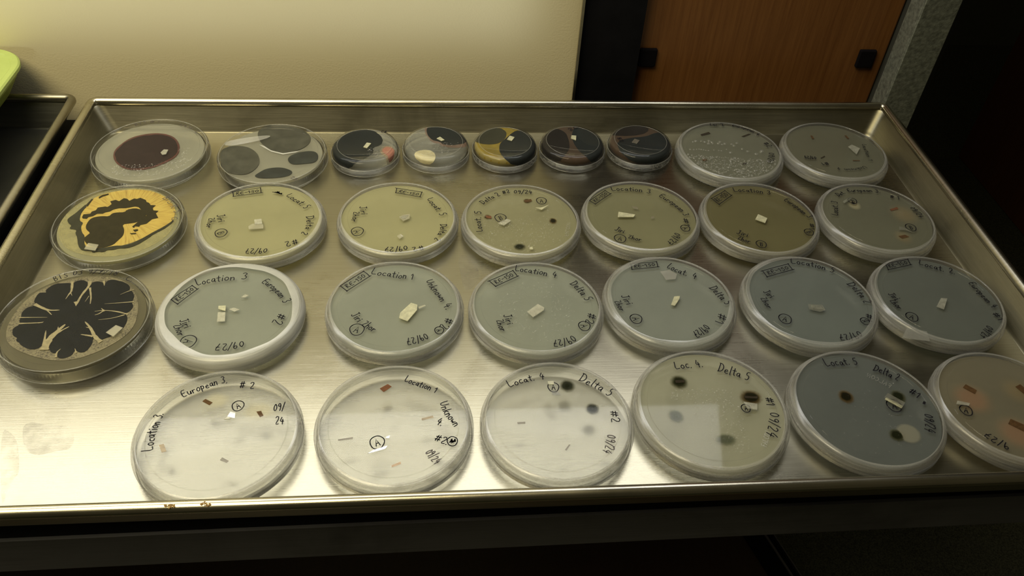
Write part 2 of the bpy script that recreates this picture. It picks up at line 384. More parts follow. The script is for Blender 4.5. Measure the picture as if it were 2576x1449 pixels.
# brown crumbs baked on the front rim, creases in the back corners
MT['crust'] = m_basic('brown_crust', (.20, .11, .015), .6, 0, .5, 900)
for px0, px1, py in ((413, 442, 1272), (505, 532, 1268)):
    bm = bmesh.new()
    for k in range(26):
        q = P(random.uniform(px0, px1), py + random.gauss(0, 2.2), RZ + RB - .0002)
        bmesh.ops.create_icosphere(bm, subdivisions=1, radius=random.uniform(.0003, .0007), matrix=Matrix.Translation((q.x - CX, q.y - CY, q.z)) @ Matrix.Scale(.45, 4, (0, 0, 1)))
    obj('brown_crust', bm, MT['crust'], tr)
MT['stain'] = m_haze('dried_water_stain', (.36, .34, .26), .04, .5, .0, .2, 60)
for pp in ([(55, 1075), (75, 1060), (130, 1072), (185, 1070), (187, 1128), (140, 1135), (90, 1148), (60, 1130)], [(2, 1075), (30, 1090), (45, 1112), (50, 1190), (32, 1205), (28, 1225), (14, 1240), (12, 1262), (2, 1268)], [(1150, 640), (1185, 645), (1210, 690), (1195, 720), (1170, 735), (1160, 700)]):
    q = smooth_pts([(P(a, b, 0).x - CX, P(a, b, 0).y - CY) for a, b in pp], 2)
    obj('water_stain', poly_prism(q, .00003, .00007), MT['stain'], tr)
MT['seam'] = m_basic('corner_seam', (.07, .055, .03), .7, .3, .4, 500)
for sx in (0, 1):
    bm = bmesh.new(); a0 = Vector(((FX0, FX1)[sx], FY1, .002)); a1 = Vector(((RX0, RX1)[sx], RY1, RZ - .002))
    ctr = Vector((CX, CY, .06)); prev = None
    for k in range(25):
        t = k / 24; p = a0.lerp(a1, t) + (ctr - a0).normalized() * .0011
        p.x += random.gauss(0, .00025); wd = .0005 + .0009 * t * random.uniform(.6, 1.5)
        e = [bm.verts.new((p.x - wd - CX, p.y - wd * (-1 if sx else 1) * 0 - CY, p.z)), bm.verts.new((p.x + wd - CX, p.y - CY, p.z))]
        if prev: bm.faces.new((prev[0], prev[1], e[1], e[0]))
        prev = e
    obj('corner_seam', bm, MT['seam'], tr)

# lime green tub standing in the left tray
tb = empty('plastic_tub', (-.451, .515, RZ + RB + .0003)); prop(tb, 'lime green plastic tub at the left edge of the picture, in the darker tray', 'tub')
def tubloop(ins, z, r): return [(x, y, z) for x, y in rrect(-.122 + ins, .122 - ins, -.128 + ins, .128 - ins, r, 12)]
MT['lime'] = m_basic('lime_plastic', (.27, .34, .06), .45, 0, .10, 30)
MT['lime2'] = m_basic('pale_lime_plastic', (.36, .44, .12), .5, 0, .08, 40)
obj('tub_body', skin_loops([tubloop(.017, 0, .02), tubloop(.013, .003, .024), tubloop(.004, .017, .030), tubloop(.003, .0215, .032)], True, True), MT['lime'], tb, smooth=False)
obj('tub_lid', skin_loops([tubloop(.0025, .0215, .032), tubloop(0, .0222, .033), tubloop(0, .0246, .033), tubloop(.0012, .0256, .032), tubloop(.005, .0254, .030), tubloop(.0065, .0244, .029)], True, True), MT['lime2'], tb)

# ------------------------------------------------------------------ handwriting
G = {
 'L': (6.5, [[(1, 10), (.5, 0), (6, 1)]]), 'o': (5, [[(2.5, 5), (.5, 3.5), (.8, .8), (3, 0), (4.6, 2), (4, 4.5), (2.3, 5)]]),
 'c': (5, [[(4.2, 4.6), (2, 5), (.5, 2.8), (1.5, .3), (4.4, .6)]]), 'a': (5, [[(4, 4.6), (1.5, 4.8), (.4, 2), (1.8, .2), (3.8, 2), (4.1, 4.8), (4, 1), (5, 0)]]),
 't': (4.6, [[(2.5, 8.5), (2.2, 1), (3.6, 0)], [(.3, 5.4), (4.5, 5.9)]]), 'i': (2, [[(1, 5), (1, 0)], [(1, 7.2), (1.4, 7.9)]]),
 'n': (4.6, [[(.5, 5), (.6, 0)], [(.6, 3.2), (2.5, 5), (3.8, 4), (4, 0)]]), '.': (2, [[(.5, 0), (1.1, .6)]]), ' ': (4, []),
 '1': (3.6, [[(.3, 6.5), (2.5, 10), (2.2, 0)]]), '2': (5.4, [[(.5, 8), (2, 10), (4.5, 8.8), (4, 5.5), (.5, .3), (5, .5)]]),
 '3': (5.2, [[(.6, 9), (2.5, 10), (4.5, 8), (2.2, 5.4), (4.8, 3.5), (3.2, .2), (.4, 1)]]), '4': (6, [[(3, 10), (.5, 4), (5.5, 4.3)], [(4.2, 7), (3.9, 0)]]),
 '5': (5.4, [[(4.8, 10), (1.2, 9.6), (.9, 5.8), (3.8, 5.8), (4.6, 2.6), (2.5, 0), (.4, .8)]]), '7': (5.4, [[(.5, 9.5), (5, 9.8), (2.2, 0)], [(1.6, 5), (4.8, 5.2)]]),
 '8': (5.2, [[(2.5, 5.2), (.7, 7.6), (2.6, 10), (4.4, 7.8), (2.5, 5.2), (.5, 2.4), (2.6, 0), (4.8, 2.5), (2.5, 5.2)]]),
 '9': (5, [[(4.4, 7), (2.4, 5), (.6, 7.2), (2.4, 10), (4.4, 8.5), (4.2, 4), (3, 0)]]), '0': (5.4, [[(2.5, 9), (.4, 6), (.9, 1.5), (3, .5), (4.8, 4), (4, 8), (2.3, 9)]]),
 '#': (6.4, [[(1.8, 9), (1.2, 1)], [(4.2, 9.3), (3.6, 1.2)], [(0, 6.6), (5.8, 7)], [(0, 3.2), (5.6, 3.6)]]), '/': (4.2, [[(4, 11), (.3, -1)]]),
 'E': (5.6, [[(5, 9.8), (1, 10), (.6, 0), (5, .3)], [(.8, 5.2), (4.2, 5.4)]]), 'u': (5, [[(.5, 5), (.7, 1), (2.4, 0), (4, 1.8), (4.1, 5), (4.4, 0)]]),
 'r': (4.2, [[(.6, 5), (.7, 0)], [(.7, 3.2), (2.2, 4.9), (3.8, 4.6)]]), 'p': (4.8, [[(.7, 5), (.5, -3)], [(.7, 4), (2.6, 5.1), (4.2, 3), (2.6, .2), (.7, 1)]]),
 'e': (4.9, [[(.8, 2.6), (4.2, 3), (3.2, 5), (1, 4.2), (.6, 1.2), (2.4, 0), (4.4, .8)]]), 'D': (6.6, [[(1, 10), (.8, 0)], [(0, 9.8), (3.5, 9.8), (6, 6), (4.6, 1.2), (0, 0)]]),
 'l': (2.4, [[(1.2, 10), (1, 1), (1.9, 0)]]), 'U': (6, [[(.5, 9), (.7, 2), (3, 0), (5.2, 2.5), (5.4, 9)]]), 'k': (4.6, [[(.7, 9.5), (.6, 0)], [(3.8, 5), (.8, 2.4), (4.2, 0)]]),
 'w': (6, [[(.3, 5), (1.4, 0), (2.8, 4), (4.2, 0), (5.6, 5)]]), 'J': (5.4, [[(2, 10), (5, 10)], [(3.8, 10), (3.6, 1.5), (2, 0), (.4, 1.6)]]),
 'Z': (6, [[(.5, 9), (5.2, 9.4), (.6, .3), (5.4, .6)]]), 'h': (4.8, [[(.8, 10), (.6, 0)], [(.7, 3.5), (2.6, 5), (3.9, 3.8), (4.1, 0)]]),
 'R': (5.6, [[(1, 0), (1, 9.6), (3.8, 9.8), (4.8, 7.6), (1.2, 5.2), (5, 0)]]), '-': (4.4, [[(.5, 4.8), (3.8, 4.9)]]),
 'A': (6, [[(.3, 0), (2.8, 10), (5.4, 0)], [(1.2, 3.8), (4.5, 3.9)]]), 'B': (5.2, [[(.9, 0), (.9, 9.8), (3.8, 9.4), (4, 6.4), (1, 5.2), (4.6, 4.4), (4.2, .6), (.9, 0)]]),
 'C': (5.6, [[(5, 8.6), (3, 10), (.6, 6.5), (1, 1.8), (3.2, 0), (5.2, 1.2)]]), 'S': (5, [[(4.6, 8.8), (2.4, 10), (.8, 8), (4, 4), (4.4, 1.4), (2, 0), (.4, 1.2)]]),
 'T': (6, [[(.2, 9.8), (5.6, 9.9)], [(2.9, 9.9), (2.8, 0)]]), 'F': (5.4, [[(5, 10), (.8, 10), (.8, 0)], [(.8, 5.4), (4.2, 5.4)]]),
 'N': (6.4, [[(.8, 0), (.8, 10), (5.2, 0), (5.2, 10)]]), 'O': (6.4, [[(3, 10), (.6, 7.5), (.6, 2.5), (3, 0), (5.4, 2.5), (5.4, 7.5), (3, 10)]]),
 '@': (7, [[(3.5, 8), (.5, 5.5), (1, 1.6), (3.5, 0), (6, 1.6), (6.4, 5.5), (3.5, 8)], [(.6, 4), (6.4, 4.2)], [(3.5, 8), (3.5, 4)]]),
 '*': (5, [[(0, 2), (4, 6), (1, 7), (5, 3), (0, 4), (4.6, 5), (2, 2), (3, 8)]]),
}
SERIF = {'F', 'A', 'L', 'C', 'O', 'N'}
def ribbon(bm, pts, wd, z):
    n = len(pts); prev = None
    if n < 2: return
    for i in range(n):
        a = pts[max(0, i - 1)]; b = pts[min(n - 1, i + 1)]
        dx, dy = b[0] - a[0], b[1] - a[1]; l = math.hypot(dx, dy) or 1e-9
        nx, ny = -dy / l * wd / 2, dx / l * wd / 2
        x, y = pts[i]
        if i == 0: x -= dx / l * wd * .3; y -= dy / l * wd * .3
        if i == n - 1: x += dx / l * wd * .3; y += dy / l * wd * .3
        e = (bm.verts.new((x + nx, y + ny, z)), bm.verts.new((x - nx, y - ny, z)))
        if prev: bm.faces.new((prev[0], prev[1], e[1], e[0]))
        prev = e
INK = .00062

class Dish:
    """one round culture dish; writing, growth and plugs are placed in the dish's own millimetres"""
    def __init__(s, x, y, R, label, group, name='culture_dish', H=.0124):
        s.x, s.y, s.R, s.H = x, y, R, H
        s.top = H - .0006
        s.root = prop(empty(name, (x, y, .0002)), label, 'dish', group)
        s.jit = random.Random(int(x * 1e5) + int(y * 1e5))
    def loc(s, px, py, z=None):
        q = P(px, py, s.top if z is None else z); return (q.x - s.x, q.y - s.y)
    def text(s, string, pts, cap=5.0, mirror=False, mat='ink', wd=INK, clean=False):
        p = [s.loc(*q) for q in pts]
        if len(p) == 2: p = [p[0], ((p[0][0] + p[1][0]) / 2, (p[0][1] + p[1][1]) / 2), p[1]]
        # quadratic through the three points
        c = [2 * p[1][k] - .5 * p[0][k] - .5 * p[2][k] for k in (0, 1)]
        B = lambda t: tuple((1 - t) ** 2 * p[0][k] + 2 * t * (1 - t) * c[k] + t * t * p[2][k] for k in (0, 1))
        D = lambda t: tuple(2 * (1 - t) * (c[k] - p[0][k]) + 2 * t * (p[2][k] - c[k]) for k in (0, 1))
        tot = sum(G[ch][0] + 1.0 for ch in string) - 1.0; u = 0; bm = bmesh.new(); h = cap / 1000 / 10
        sg = -1 if mirror else 1
        for ch in string:
            wch, st = G[ch]; jy = 0 if clean else s.jit.uniform(-.5, .5); js = 1 if clean else s.jit.uniform(.9, 1.1); sl = 0 if clean else s.jit.uniform(-.03, .1)
            for stroke in st:
                q = smooth_pts(list(stroke), 0 if clean else 1, False); out = []
                for (gx, gy) in q:
                    t = min(1.15, max(-.1, (u + gx + gy * sl) / tot)); b0 = B(t); d0 = D(min(1, max(0, t))); l = math.hypot(*d0) or 1
                    yy = (gy * js + jy) * h * sg
                    out.append((b0[0] - d0[1] / l * yy, b0[1] + d0[0] / l * yy))
                ribbon(bm, out, wd, 0)
            u += wch + 1.0
        return obj('handwriting' if not clean else 'embossed_lettering', bm, MT[mat], s.root, (0, 0, s.top + .00016))
    def boxed(s, bl, br, tr_, tl, string='RE-150'):
        q = [s.loc(*k) for k in (bl, br, tr_, tl)]; bm = bmesh.new()
        for i in range(4):
            a, b = q[i], q[(i + 1) % 4]; k = .06
            ribbon(bm, [(a[0] - (b[0] - a[0]) * .02, a[1] - (b[1] - a[1]) * .02), ((a[0] + b[0]) / 2 + s.jit.uniform(-1, 1) * 2e-4, (a[1] + b[1]) / 2 + s.jit.uniform(-1, 1) * 2e-4), (b[0] + (b[0] - a[0]) * k, b[1] + (b[1] - a[1]) * k)], INK, 0)
        obj('handwritten_box', bm, MT['ink'], s.root, (0, 0, s.top + .00016))
        hgt = math.hypot(q[3][0] - q[0][0], q[3][1] - q[0][1])
        f = lambda a, b, t: (a[0] + (b[0] - a[0]) * t, a[1] + (b[1] - a[1]) * t)
        lo = lambda t: (bl[0] + (br[0] - bl[0]) * t + (tl[0] - bl[0]) * .22, bl[1] + (br[1] - bl[1]) * t + (tl[1] - bl[1]) * .22)
        s.text(string, [lo(.1), lo(.92)], hgt * 1000 * .55, wd=INK * .85)
    def circled(s, c, r, ch, ang=0):
        """ang: heading of the letter in degrees, 0 = left to right"""
        q = s.loc(*c); bm = bmesh.new(); r /= 1000
        pts = [(q[0] + r * (1 + .06 * math.sin(3 * t)) * math.cos(t), q[1] + r * 1.12 * math.sin(t)) for t in [2.2 + 2 * PI * 1.06 * k / 26 for k in range(27)]]
        ribbon(bm, pts, INK, 0); ca, sa = math.cos(math.radians(ang)), math.sin(math.radians(ang)); wch, st = G[ch]; h = r * 1.15 / 10
        for stroke in st:
            out = []
            for gx, gy in stroke: X, Y = (gx - wch / 2) * h, (gy - 5) * h; out.append((q[0] + X * ca - Y * sa, q[1] + X * sa + Y * ca))
            ribbon(bm, out, INK, 0)
        obj('circled_letter', bm, MT['ink'], s.root, (0, 0, s.top + .00016))
    def prism(s, name, pts, mat, z0, z1, label=None, sm=0, px=True):
        q = [s.loc(*k, z1) for k in pts] if px else pts
        cx = sum(k[0] for k in q) / len(q); cy = sum(k[1] for k in q) / len(q)
        q = smooth_pts([(a - cx, b - cy) for a, b in q], sm) if sm else [(a - cx, b - cy) for a, b in q]
        o = obj(name, poly_prism(q, 0, z1 - z0), MT[mat] if isinstance(mat, str) else mat, s.root, (cx, cy, z0))
        if label: o['label'] = label
        return o
    def chip(s, pts, mat='chip_brown', name='wood_chip'):
        H = s.H; return s.prism(name, pts, mat, H - .00172, H - .00162)
    def plug(s, pts, mat='block', name='agar_plug'):
        H = s.H; return s.prism(name, pts, mat, s.top + .0001, s.top + .0006)
    def fuzz(s, c, rx, ry, mat, ang=0, name='mould_colony', dz=0):
        """rx, ry in photo points, turned into millimetres on the agar"""
        z = s.H - .00190 + dz; a = s.loc(*c, z); e = s.loc(c[0] + rx, c[1], z); f = s.loc(c[0], c[1] + ry, z)
        A = math.hypot(e[0] - a[0], e[1] - a[1]); B = math.hypot(f[0] - a[0], f[1] - a[1])
        bm = bmesh.new(); ctr = bm.verts.new((0, 0, .00003)); prev = None; rows = []
        for k in range(1, 5): rows.append([bm.verts.new((A * k / 4 * math.cos(t), B * k / 4 * math.sin(t), .00003 * (1 - (k / 4) ** 2))) for t in [2 * PI * i / 40 for i in range(40)]])
        for i in range(40):
            j = (i + 1) % 40; bm.faces.new((ctr, rows[0][i], rows[0][j]))
            for r0, r1 in zip(rows, rows[1:]): bm.faces.new((r0[i], r1[i], r1[j], r0[j]))
        o = obj(name, bm, MT[mat], s.root, (a[0], a[1], z)); o.rotation_euler.z = math.radians(ang); return o
    def drops(s, n, test, r0=.0003, r1=.0007, seed=1, z=None, side=None, big=()):
        rnd = random.Random(seed); bm = bmesh.new()
        def dome(x, y, zz, r, nrm=None):
            T = Matrix.Translation((x, y, zz))
            if nrm: T = T @ Vector(nrm).to_track_quat('Z', 'Y').to_matrix().to_4x4()
            T = T @ Matrix.Diagonal((r * rnd.uniform(.8, 1.2), r, r * .55, 1)); rows = []
            for k, (rr, hh) in enumerate(((1, 0), (.8, .6))): rows.append([bm.verts.new(T @ Vector((rr * math.cos(a), rr * math.sin(a), hh))) for a in [2 * PI * i / 8 for i in range(8)]])
            tp = bm.verts.new(T @ Vector((0, 0, 1)))
            for i in range(8): j = (i + 1) % 8; bm.faces.new((rows[0][i], rows[0][j], rows[1][j], rows[1][i])); bm.faces.new((rows[1][i], rows[1][j], tp))
        if side:
            rr, za, zb, t0, t1 = side
            for _ in range(n):
                t = math.radians(rnd.uniform(t0, t1)); zz = rnd.uniform(za, zb)
                dome(rr * math.cos(t), rr * math.sin(t), zz, rnd.uniform(r0, r1), (math.cos(t), math.sin(t), 0))
        else:
            k = 0; tries = 0; Rm = s.R - .006; zz = s.top + .0001 if z is None else z
            while k < n and tries < n * 60:
                tries += 1; x, y = rnd.uniform(-Rm, Rm), rnd.uniform(-Rm, Rm)
                if x * x + y * y > Rm * Rm or rnd.random() > test(x / s.R, y / s.R): continue
                dome(x, y, zz, rnd.uniform(r0, r1) * (1 if rnd.random() > .08 else 1.6)); k += 1
            for (bx, by, br) in big: q = s.loc(bx, by); dome(q[0], q[1], zz, br)
        return prop(obj('condensation', bm, MT['drop'], s.root, smooth=True), kind='stuff')

def rim_line(d, name, r, z, t=.00035, mat='rim_clear'):
    """thin moulded bead round a dish"""
    obj(name, lathe([(r + t * math.cos(a), z + t * math.sin(a)) for a in [2 * PI * k / 6 for k in range(6)]], 96, closed=True), MT[mat], d.root, smooth=True)
def large(key, x, y, dR, label, group, agar_m, film=True, fold=.0012, film_mat='film', seed=0, clear_mat='clear', wall_mat='clear_wall', H=.0124):
    R = .0450 + dR - .0002; d = Dish(x, y, R, label, group, 'culture_dish', H); rt = d.root
    if not film:          # stands the right way up: the wider lid sits over the base
        obj('dish_base', lathe([(0, 0), (R - .0052, 0), (R - .0036, .0006), (R - .0033, .0012), (R - .0028, .0020), (R - .0026, H - .0040), (R - .0036, H - .0040), (R - .0040, .0014), (0, .0012)], 112), MT[clear_mat], rt, smooth=True)
        obj('dish_lid', lathe([(0, H - .0006), (R - .0076, H - .0006), (R - .0073, H - .0003), (R - .0070, H - .0006), (R - .0030, H - .0006), (R - .0024, H), (R - .0012, H), (R - .0004, H - .0010), (R - .0003, .0060), (R, .0056), (R, .0046), (R - .0012, .0044), (R - .0014, H - .0014), (0, H - .0014)], 112), MT[clear_mat], rt)
        obj('agar', lathe([(0, H - .0024), (R - .0044, H - .0024), (R - .0042, H - .0027), (R - .0042, H - .0054), (0, H - .0054)], 96), agar_m, rt)
        rim_line(d, 'lid_rim', R - .0018, H); rim_line(d, 'lid_edge', R - .0003, .0050, .0004); rim_line(d, 'base_rim', R - .0042, .0005, .0004)
        return d
    # outer cup (the lid, here underneath), inner cup upside down inside it
    obj('dish_lid', lathe([(0, 0), (R - .0044, 0), (R - .0028, .0006), (R - .0014, .0022), (R - .0008, .0027), (R - .0013, .0031), (R - .0009, .0062), (R - .0001, .0066), (R, .0074), (R - .0003, .0079), (R - .0016, .0078), (R - .0018, .0016), (R - .0026, .0012), (0, .0012)], 112), MT[wall_mat], rt, smooth=True)
    obj('dish_base', lathe([(0, H - .0006), (R - .0086, H - .0006), (R - .0083, H - .0003), (R - .0080, H - .0006), (R - .0036, H - .0006), (R - .0031, H), (R - .0024, H), (R - .0020, H - .0009), (R - .0020, .0030), (R - .0030, .0028), (R - .0032, H - .0014), (0, H - .0014)], 112), MT[clear_mat], rt, smooth=False)
    th = .0050
    rim_line(d, 'base_rim', R - .0034, H - .0002, .00028)
    if agar_m: obj('agar', lathe([(0, H - .0024), (R - .0036, H - .0024), (R - .0034, H - .0027), (R - .0033, H - th - .0004), (R - .0050, H - th), (0, H - th)], 96), agar_m, rt)
    if film:
        rnd = random.Random(seed or int(x * 7000)); ph = [rnd.uniform(0, 6.28) for _ in range(8)]
        def wob(t, k):
            wv = math.sin(2 * t + ph[0]) * .5 + math.sin(5 * t + ph[1]) * .25 + math.sin(13 * t + ph[2]) * .06
            if k >= 6: return (-fold * max(0, .45 + .35 * wv) * (k - 5), 0)
            return ((-.00012 - .00012 * math.sin(11 * t + ph[4] + k)) , .0004 * math.sin(2 * t + ph[5] + k * .7) if 0 < k < 5 else .0006 * math.sin(3 * t + ph[6]) * (k == 0))
        pf = [(R - .0006, .0026), (R, .0040), (R, .0058), (R, .0076), (R - .0004, .0092), (R - .0012, .0110), (R - .0021, H + .0001), (R - .0032, H + .00040), ]
        bmf = lathe(pf, 160, wob)
        obj('sealing_film', bmf, MT[film_mat], rt, smooth=True)
    return d

AG = dict(
 yellow=agar((.57, .545, .31), .78), yellow2=agar((.50, .48, .29), .62), olive=agar((.38, .37, .22), .66), olive2=agar((.26, .24, .12), .66),
 bluegrey=agar((.50, .53, .45), .58), bluegrey2=agar((.42, .455, .41), .60), slate=agar((.29, .325, .31), .62), slate2=agar((.26, .285, .26), .62),  # third-row greys: cool reflections of the wall put into the agar colour
 dim=agar((.34, .35, .27), .55), dim2=agar((.30, .30, .215), .58), pale=agar((.92, .92, .84), .17), pale2=agar((.86, .86, .76), .20), smoke=agar((.24, .265, .26), .60), wash=agar((.58, .57, .45), .50),
 clear=agar((.66, .68, .60), .22), amber=agar((.58, .50, .20), .55), tan=agar((.22, .20, .12), .70), brownish=agar((.13, .085, .055), .78))

GR = 'culture dishes in the second row from the back'
GF = 'culture dishes in the third row from the back'
GG = 'culture dishes in the front row'
GD = 'dishes in the back row'

def zf(x0, y0, s): return lambda *pts: [(x0 + a / s, y0 + b / s) for a, b in pts]
Z1 = zf(0, 220, 3.019); Z2 = zf(800, 260, 2.8); Z3 = zf(1640, 220, 2.752); Z4 = zf(0, 620, 3.019); Z5 = zf(780, 620, 2.995)
Z6 = zf(1500, 600, 2.394); ZG1 = zf(0, 900, 2.639); ZG2 = zf(760, 860, 2.46); ZG4 = zf(1560, 860, 2.46); ZD = zf(210, 290, 4.025)
ZD3 = zf(1680, 290, 4.441); ZE1 = zf(110, 450, 5.795); ZF1 = zf(0, 660, 4.5275); ZG6 = zf(2280, 860, 3.814); ZE7 = zf(2020, 440, 5.574); ZG5 = zf(1960, 870, 4.025)

# ------------------------------------------------------------------ back row
d = large('D1', -0.2250, 0.5562, -0.0005, 'clear dish with one purple black blot, back left corner of the tray', GD, AG['wash'], film=False)
d.prism('purple_fringe', ZD((300, 400), (322, 345), (385, 290), (475, 230), (600, 195), (740, 180), (860, 195), (935, 235), (970, 290), (978, 350), (950, 410), (875, 462), (765, 512), (650, 545), (540, 558), (425, 545), (355, 508), (308, 455)),
        m_haze('purple_stain', (.16, .035, .035), .72, .3, .04, .2, 300), d.H - .00225, d.H - .00184, 'wine red fringe of the blot', 2)
MT['purple'] = m_basic('purple_black_growth', (.022, .012, .012), .7, 0, .3, 200)
q = ZD((312, 400), (335, 355), (392, 305), (400, 290), (480, 245), (600, 208), (680, 205), (740, 194), (850, 208), (920, 243), (950, 292), (957, 350), (935, 400), (868, 445), (760, 495), (690, 525), (650, 525), (590, 538), (540, 540), (470, 540), (430, 530), (370, 497), (330, 460), (330, 430))
d.prism('mould_colony', q, 'purple', d.H - .00184, d.H - .00176, 'purple black blot', 2)
d.plug(ZD((780, 378), (815, 346), (858, 350), (835, 393), (797, 400)), 'block')
d.drops(330, lambda x, y: 1 if (-.80 < y < -.46 + .25 * max(0, x) and x > -.5) and (x * x + y * y < .72) else (.8 if x > .50 and -.5 < y < .05 and x < .68 else 0), .0002, .0006, 3)
d.text('BTS @ 1', ZD((525, 112), (650, 85), (765, 82)), 3.6, mat='ink_faint', wd=.0004); d.text('7/9/18', ZD((955, 108), (1025, 125), (1085, 148)), 3.2, mat='ink_faint', wd=.0004); d.text('C', ZD((1120, 172), (1145, 190)), 3.5, mat='ink_faint', wd=.0004)

d = large('D2', -0.1310, 0.5515, -0.0024, 'clear dish with four olive grey lobes, second from the left in the back row', GD, AG['wash'], film=False)
MT['olive_growth'] = m_basic('olive_grey_growth', (.060, .060, .045), .55, 0, .35, 90); MT['olive_dark'] = m_basic('dark_grey_growth', (.030, .034, .030), .55, 0, .35, 90)
for nm, mt, pp in (('olive', 'olive_growth', [(1382, 380), (1420, 335), (1520, 310), (1640, 315), (1720, 350), (1770, 400), (1785, 470), (1760, 530), (1680, 590), (1600, 605), (1480, 590), (1410, 540), (1385, 460)]),
                   ('o2', 'olive_growth', [(1790, 270), (1755, 190), (1800, 130), (1860, 104), (2000, 98), (2100, 115), (2230, 150), (2300, 210), (2300, 270), (2250, 320), (2150, 365), (2020, 385), (1900, 355), (1830, 310)]),
                   ('o3', 'olive_dark', [(2065, 440), (2110, 400), (2220, 368), (2320, 362), (2372, 385), (2378, 440), (2340, 480), (2250, 490), (2130, 500), (2080, 480)]),
                   ('o4', 'olive_dark', [(1720, 620), (1780, 580), (1850, 540), (2000, 525), (2110, 560), (2115, 590), (2060, 620), (1950, 635), (1800, 640)])):
    d.prism('mould_colony', ZD(*pp), mt, d.H - .00198, d.H - .00180, None, 2)
d.prism('pale_fringe', ZD((1780, 300), (1830, 330), (1900, 370), (2020, 398), (2150, 378), (2260, 335), (2200, 360), (2150, 366), (2020, 386), (1900, 357), (1830, 312)), 'film_thick', d.H - .00178, d.H - .00170)
d.prism('tape_or_glint', ZD((1420, 305), (1450, 265), (1600, 235), (1830, 205), (1905, 208), (1850, 240), (1650, 285), (1500, 310)), 'film', d.top + .0002, d.top + .0003, 'whitish streak of reflected light', 1)  # reflected streak of light, built as a thin whitish sliver on the lid
d.text('2S', ZD((2090, 640), (2150, 665)), 3, mat='ink_faint')

# ---- small dishes: everything is laid over the domed top
def dome_pt(R, H, u, v):
    """u, v: place on the top as a fraction of the rim radius; past 1 it runs down the side"""
    r = math.hypot(u, v); ct, st = (u / r, v / r) if r > 1e-9 else (1, 0)
    prof = [(0, H - .0009), (.78 * R, H - .0009), (.86 * R, H - .0013), (.915 * R, H - .0026), (.93 * R, H - .0050), (.93 * R, H - .0085)]
    lim = [0, .78, .88, 1.0, 1.12, 1.35]
    r = min(r, 1.3499)
    for k in range(5):
        if r <= lim[k + 1]:
            t = (r - lim[k]) / (lim[k + 1] - lim[k]); rr = prof[k][0] + (prof[k + 1][0] - prof[k][0]) * t; z = prof[k][1] + (prof[k + 1][1] - prof[k][1]) * t
            return rr * ct, rr * st, z
def small(x, y, dR, label, agar_m, wet=120, seed=1):
    R = .0275 + dR - .0001; H = .0135; d = Dish(x, y, R, label, 'small dishes in the back row', 'small_culture_dish', H); rt = d.root; d.top = H - .0003
    obj('dish_lid', lathe([(0, 0), (R - .0014, 0), (R - .0003, .0006), (R, .0015), (R, .0066), (R - .0008, .0068), (R - .0010, .0014), (R - .0018, .0010), (0, .0010)], 96), MT['clear_wall'], rt, smooth=True)
    obj('dish_base', lathe([(0, H - .0003), (.765 * R, H - .0003), (.78 * R, H), (.80 * R, H - .0003), (.90 * R, H - .0009), (.945 * R, H - .0030), (.953 * R, .0030), (.935 * R, .0030), (.93 * R, .0058)], 96), MT['clear_small'], rt, smooth=True)
    rim_line(d, 'base_rim', .79 * R, H - .0001, .0002); rim_line(d, 'lid_edge', R - .0004, .0066, .0003); rim_line(d, 'lid_rim', R - .0010, .0006, .0004)
    if agar_m:
        bm = lathe([(0, H - .0012), (.78 * R, H - .0012), (.86 * R, H - .0016), (.905 * R, H - .0028), (.918 * R, H - .0050), (.918 * R, H - .0078), (0, H - .0078)], 80); obj('agar', bm, agar_m, rt, smooth=True)
    if wet: d.drops(wet, None, .0003, .00085, seed, side=(R - .00003, .0016, .0060, 190, 350))
    return d
def blob(d, pts, mat, name='mould_colony', sm=2, lift=0, label=None):
    pts = smooth_pts(pts, sm); rr = random.Random(len(pts)); n = len(pts)
    pts = [(a * (1 + .012 * math.sin(k * 1.7) + rr.uniform(-.006, .006)), b * (1 + .012 * math.sin(k * 2.3))) for k, (a, b) in enumerate(pts)]
    cx = sum(p[0] for p in pts) / n; cy = sum(p[1] for p in pts) / n; bm = bmesh.new(); K = 14; rows = []
    c0 = bm.verts.new(Vector(dome_pt(d.R + lift * 1.5, d.H, cx, cy)) + Vector((0, 0, lift)))
    for k in range(1, K + 1): rows.append([bm.verts.new(Vector(dome_pt(d.R + lift * 1.5, d.H, cx + (a - cx) * k / K, cy + (b - cy) * k / K)) + Vector((0, 0, lift))) for a, b in pts])
    for i in range(n):
        j = (i + 1) % n; bm.faces.new((c0, rows[0][i], rows[0][j]))
        for r0, r1 in zip(rows, rows[1:]): bm.faces.new((r0[i], r1[i], r1[j], r0[j]))
    o = obj(name, bm, MT[mat], d.root, smooth=True)
    if label: o['label'] = label
    return o
MT['clear_small'] = m_clear('glossy_clear_plastic', haze=.02, edge=.12, rough=.02, refl=1.3)
MT['blk'] = m_basic('black_growth', (.010, .013, .013), .5, 0, .2, 60); MT['blk_olive'] = m_basic('olive_black_growth', (.030, .030, .018), .5, 0, .2, 60)
MT['blk_brown'] = m_basic('brown_black_growth', (.012, .010, .008), .5, 0, .2, 60); MT['pink'] = m_basic('pink_growth', (.32, .13, .085), .6, 0, .12, 300)
MT['cream'] = m_basic('cream_growth', (.50, .45, .26), .6, 0, .1, 200); MT['yel_film'] = m_haze('yellow_growth', (.42, .31, .03), .78, .2, .05, .15, 200)
MT['rosy'] = m_haze('rosy_stain', (.30, .12, .09), .45, .2, .04, .2, 200); MT['pale_pink'] = m_haze('pale_pink_edge', (.55, .40, .25), .5, .2, .04, .2, 200)
def sq(cx, cy, sx, sy, x0=820, sc=5.724):
    """points in a close-up of the photo -> fractions of the rim radius"""
    return lambda *p: [((a - cx) / sx, -(b - cy) / sy) for a, b in p]
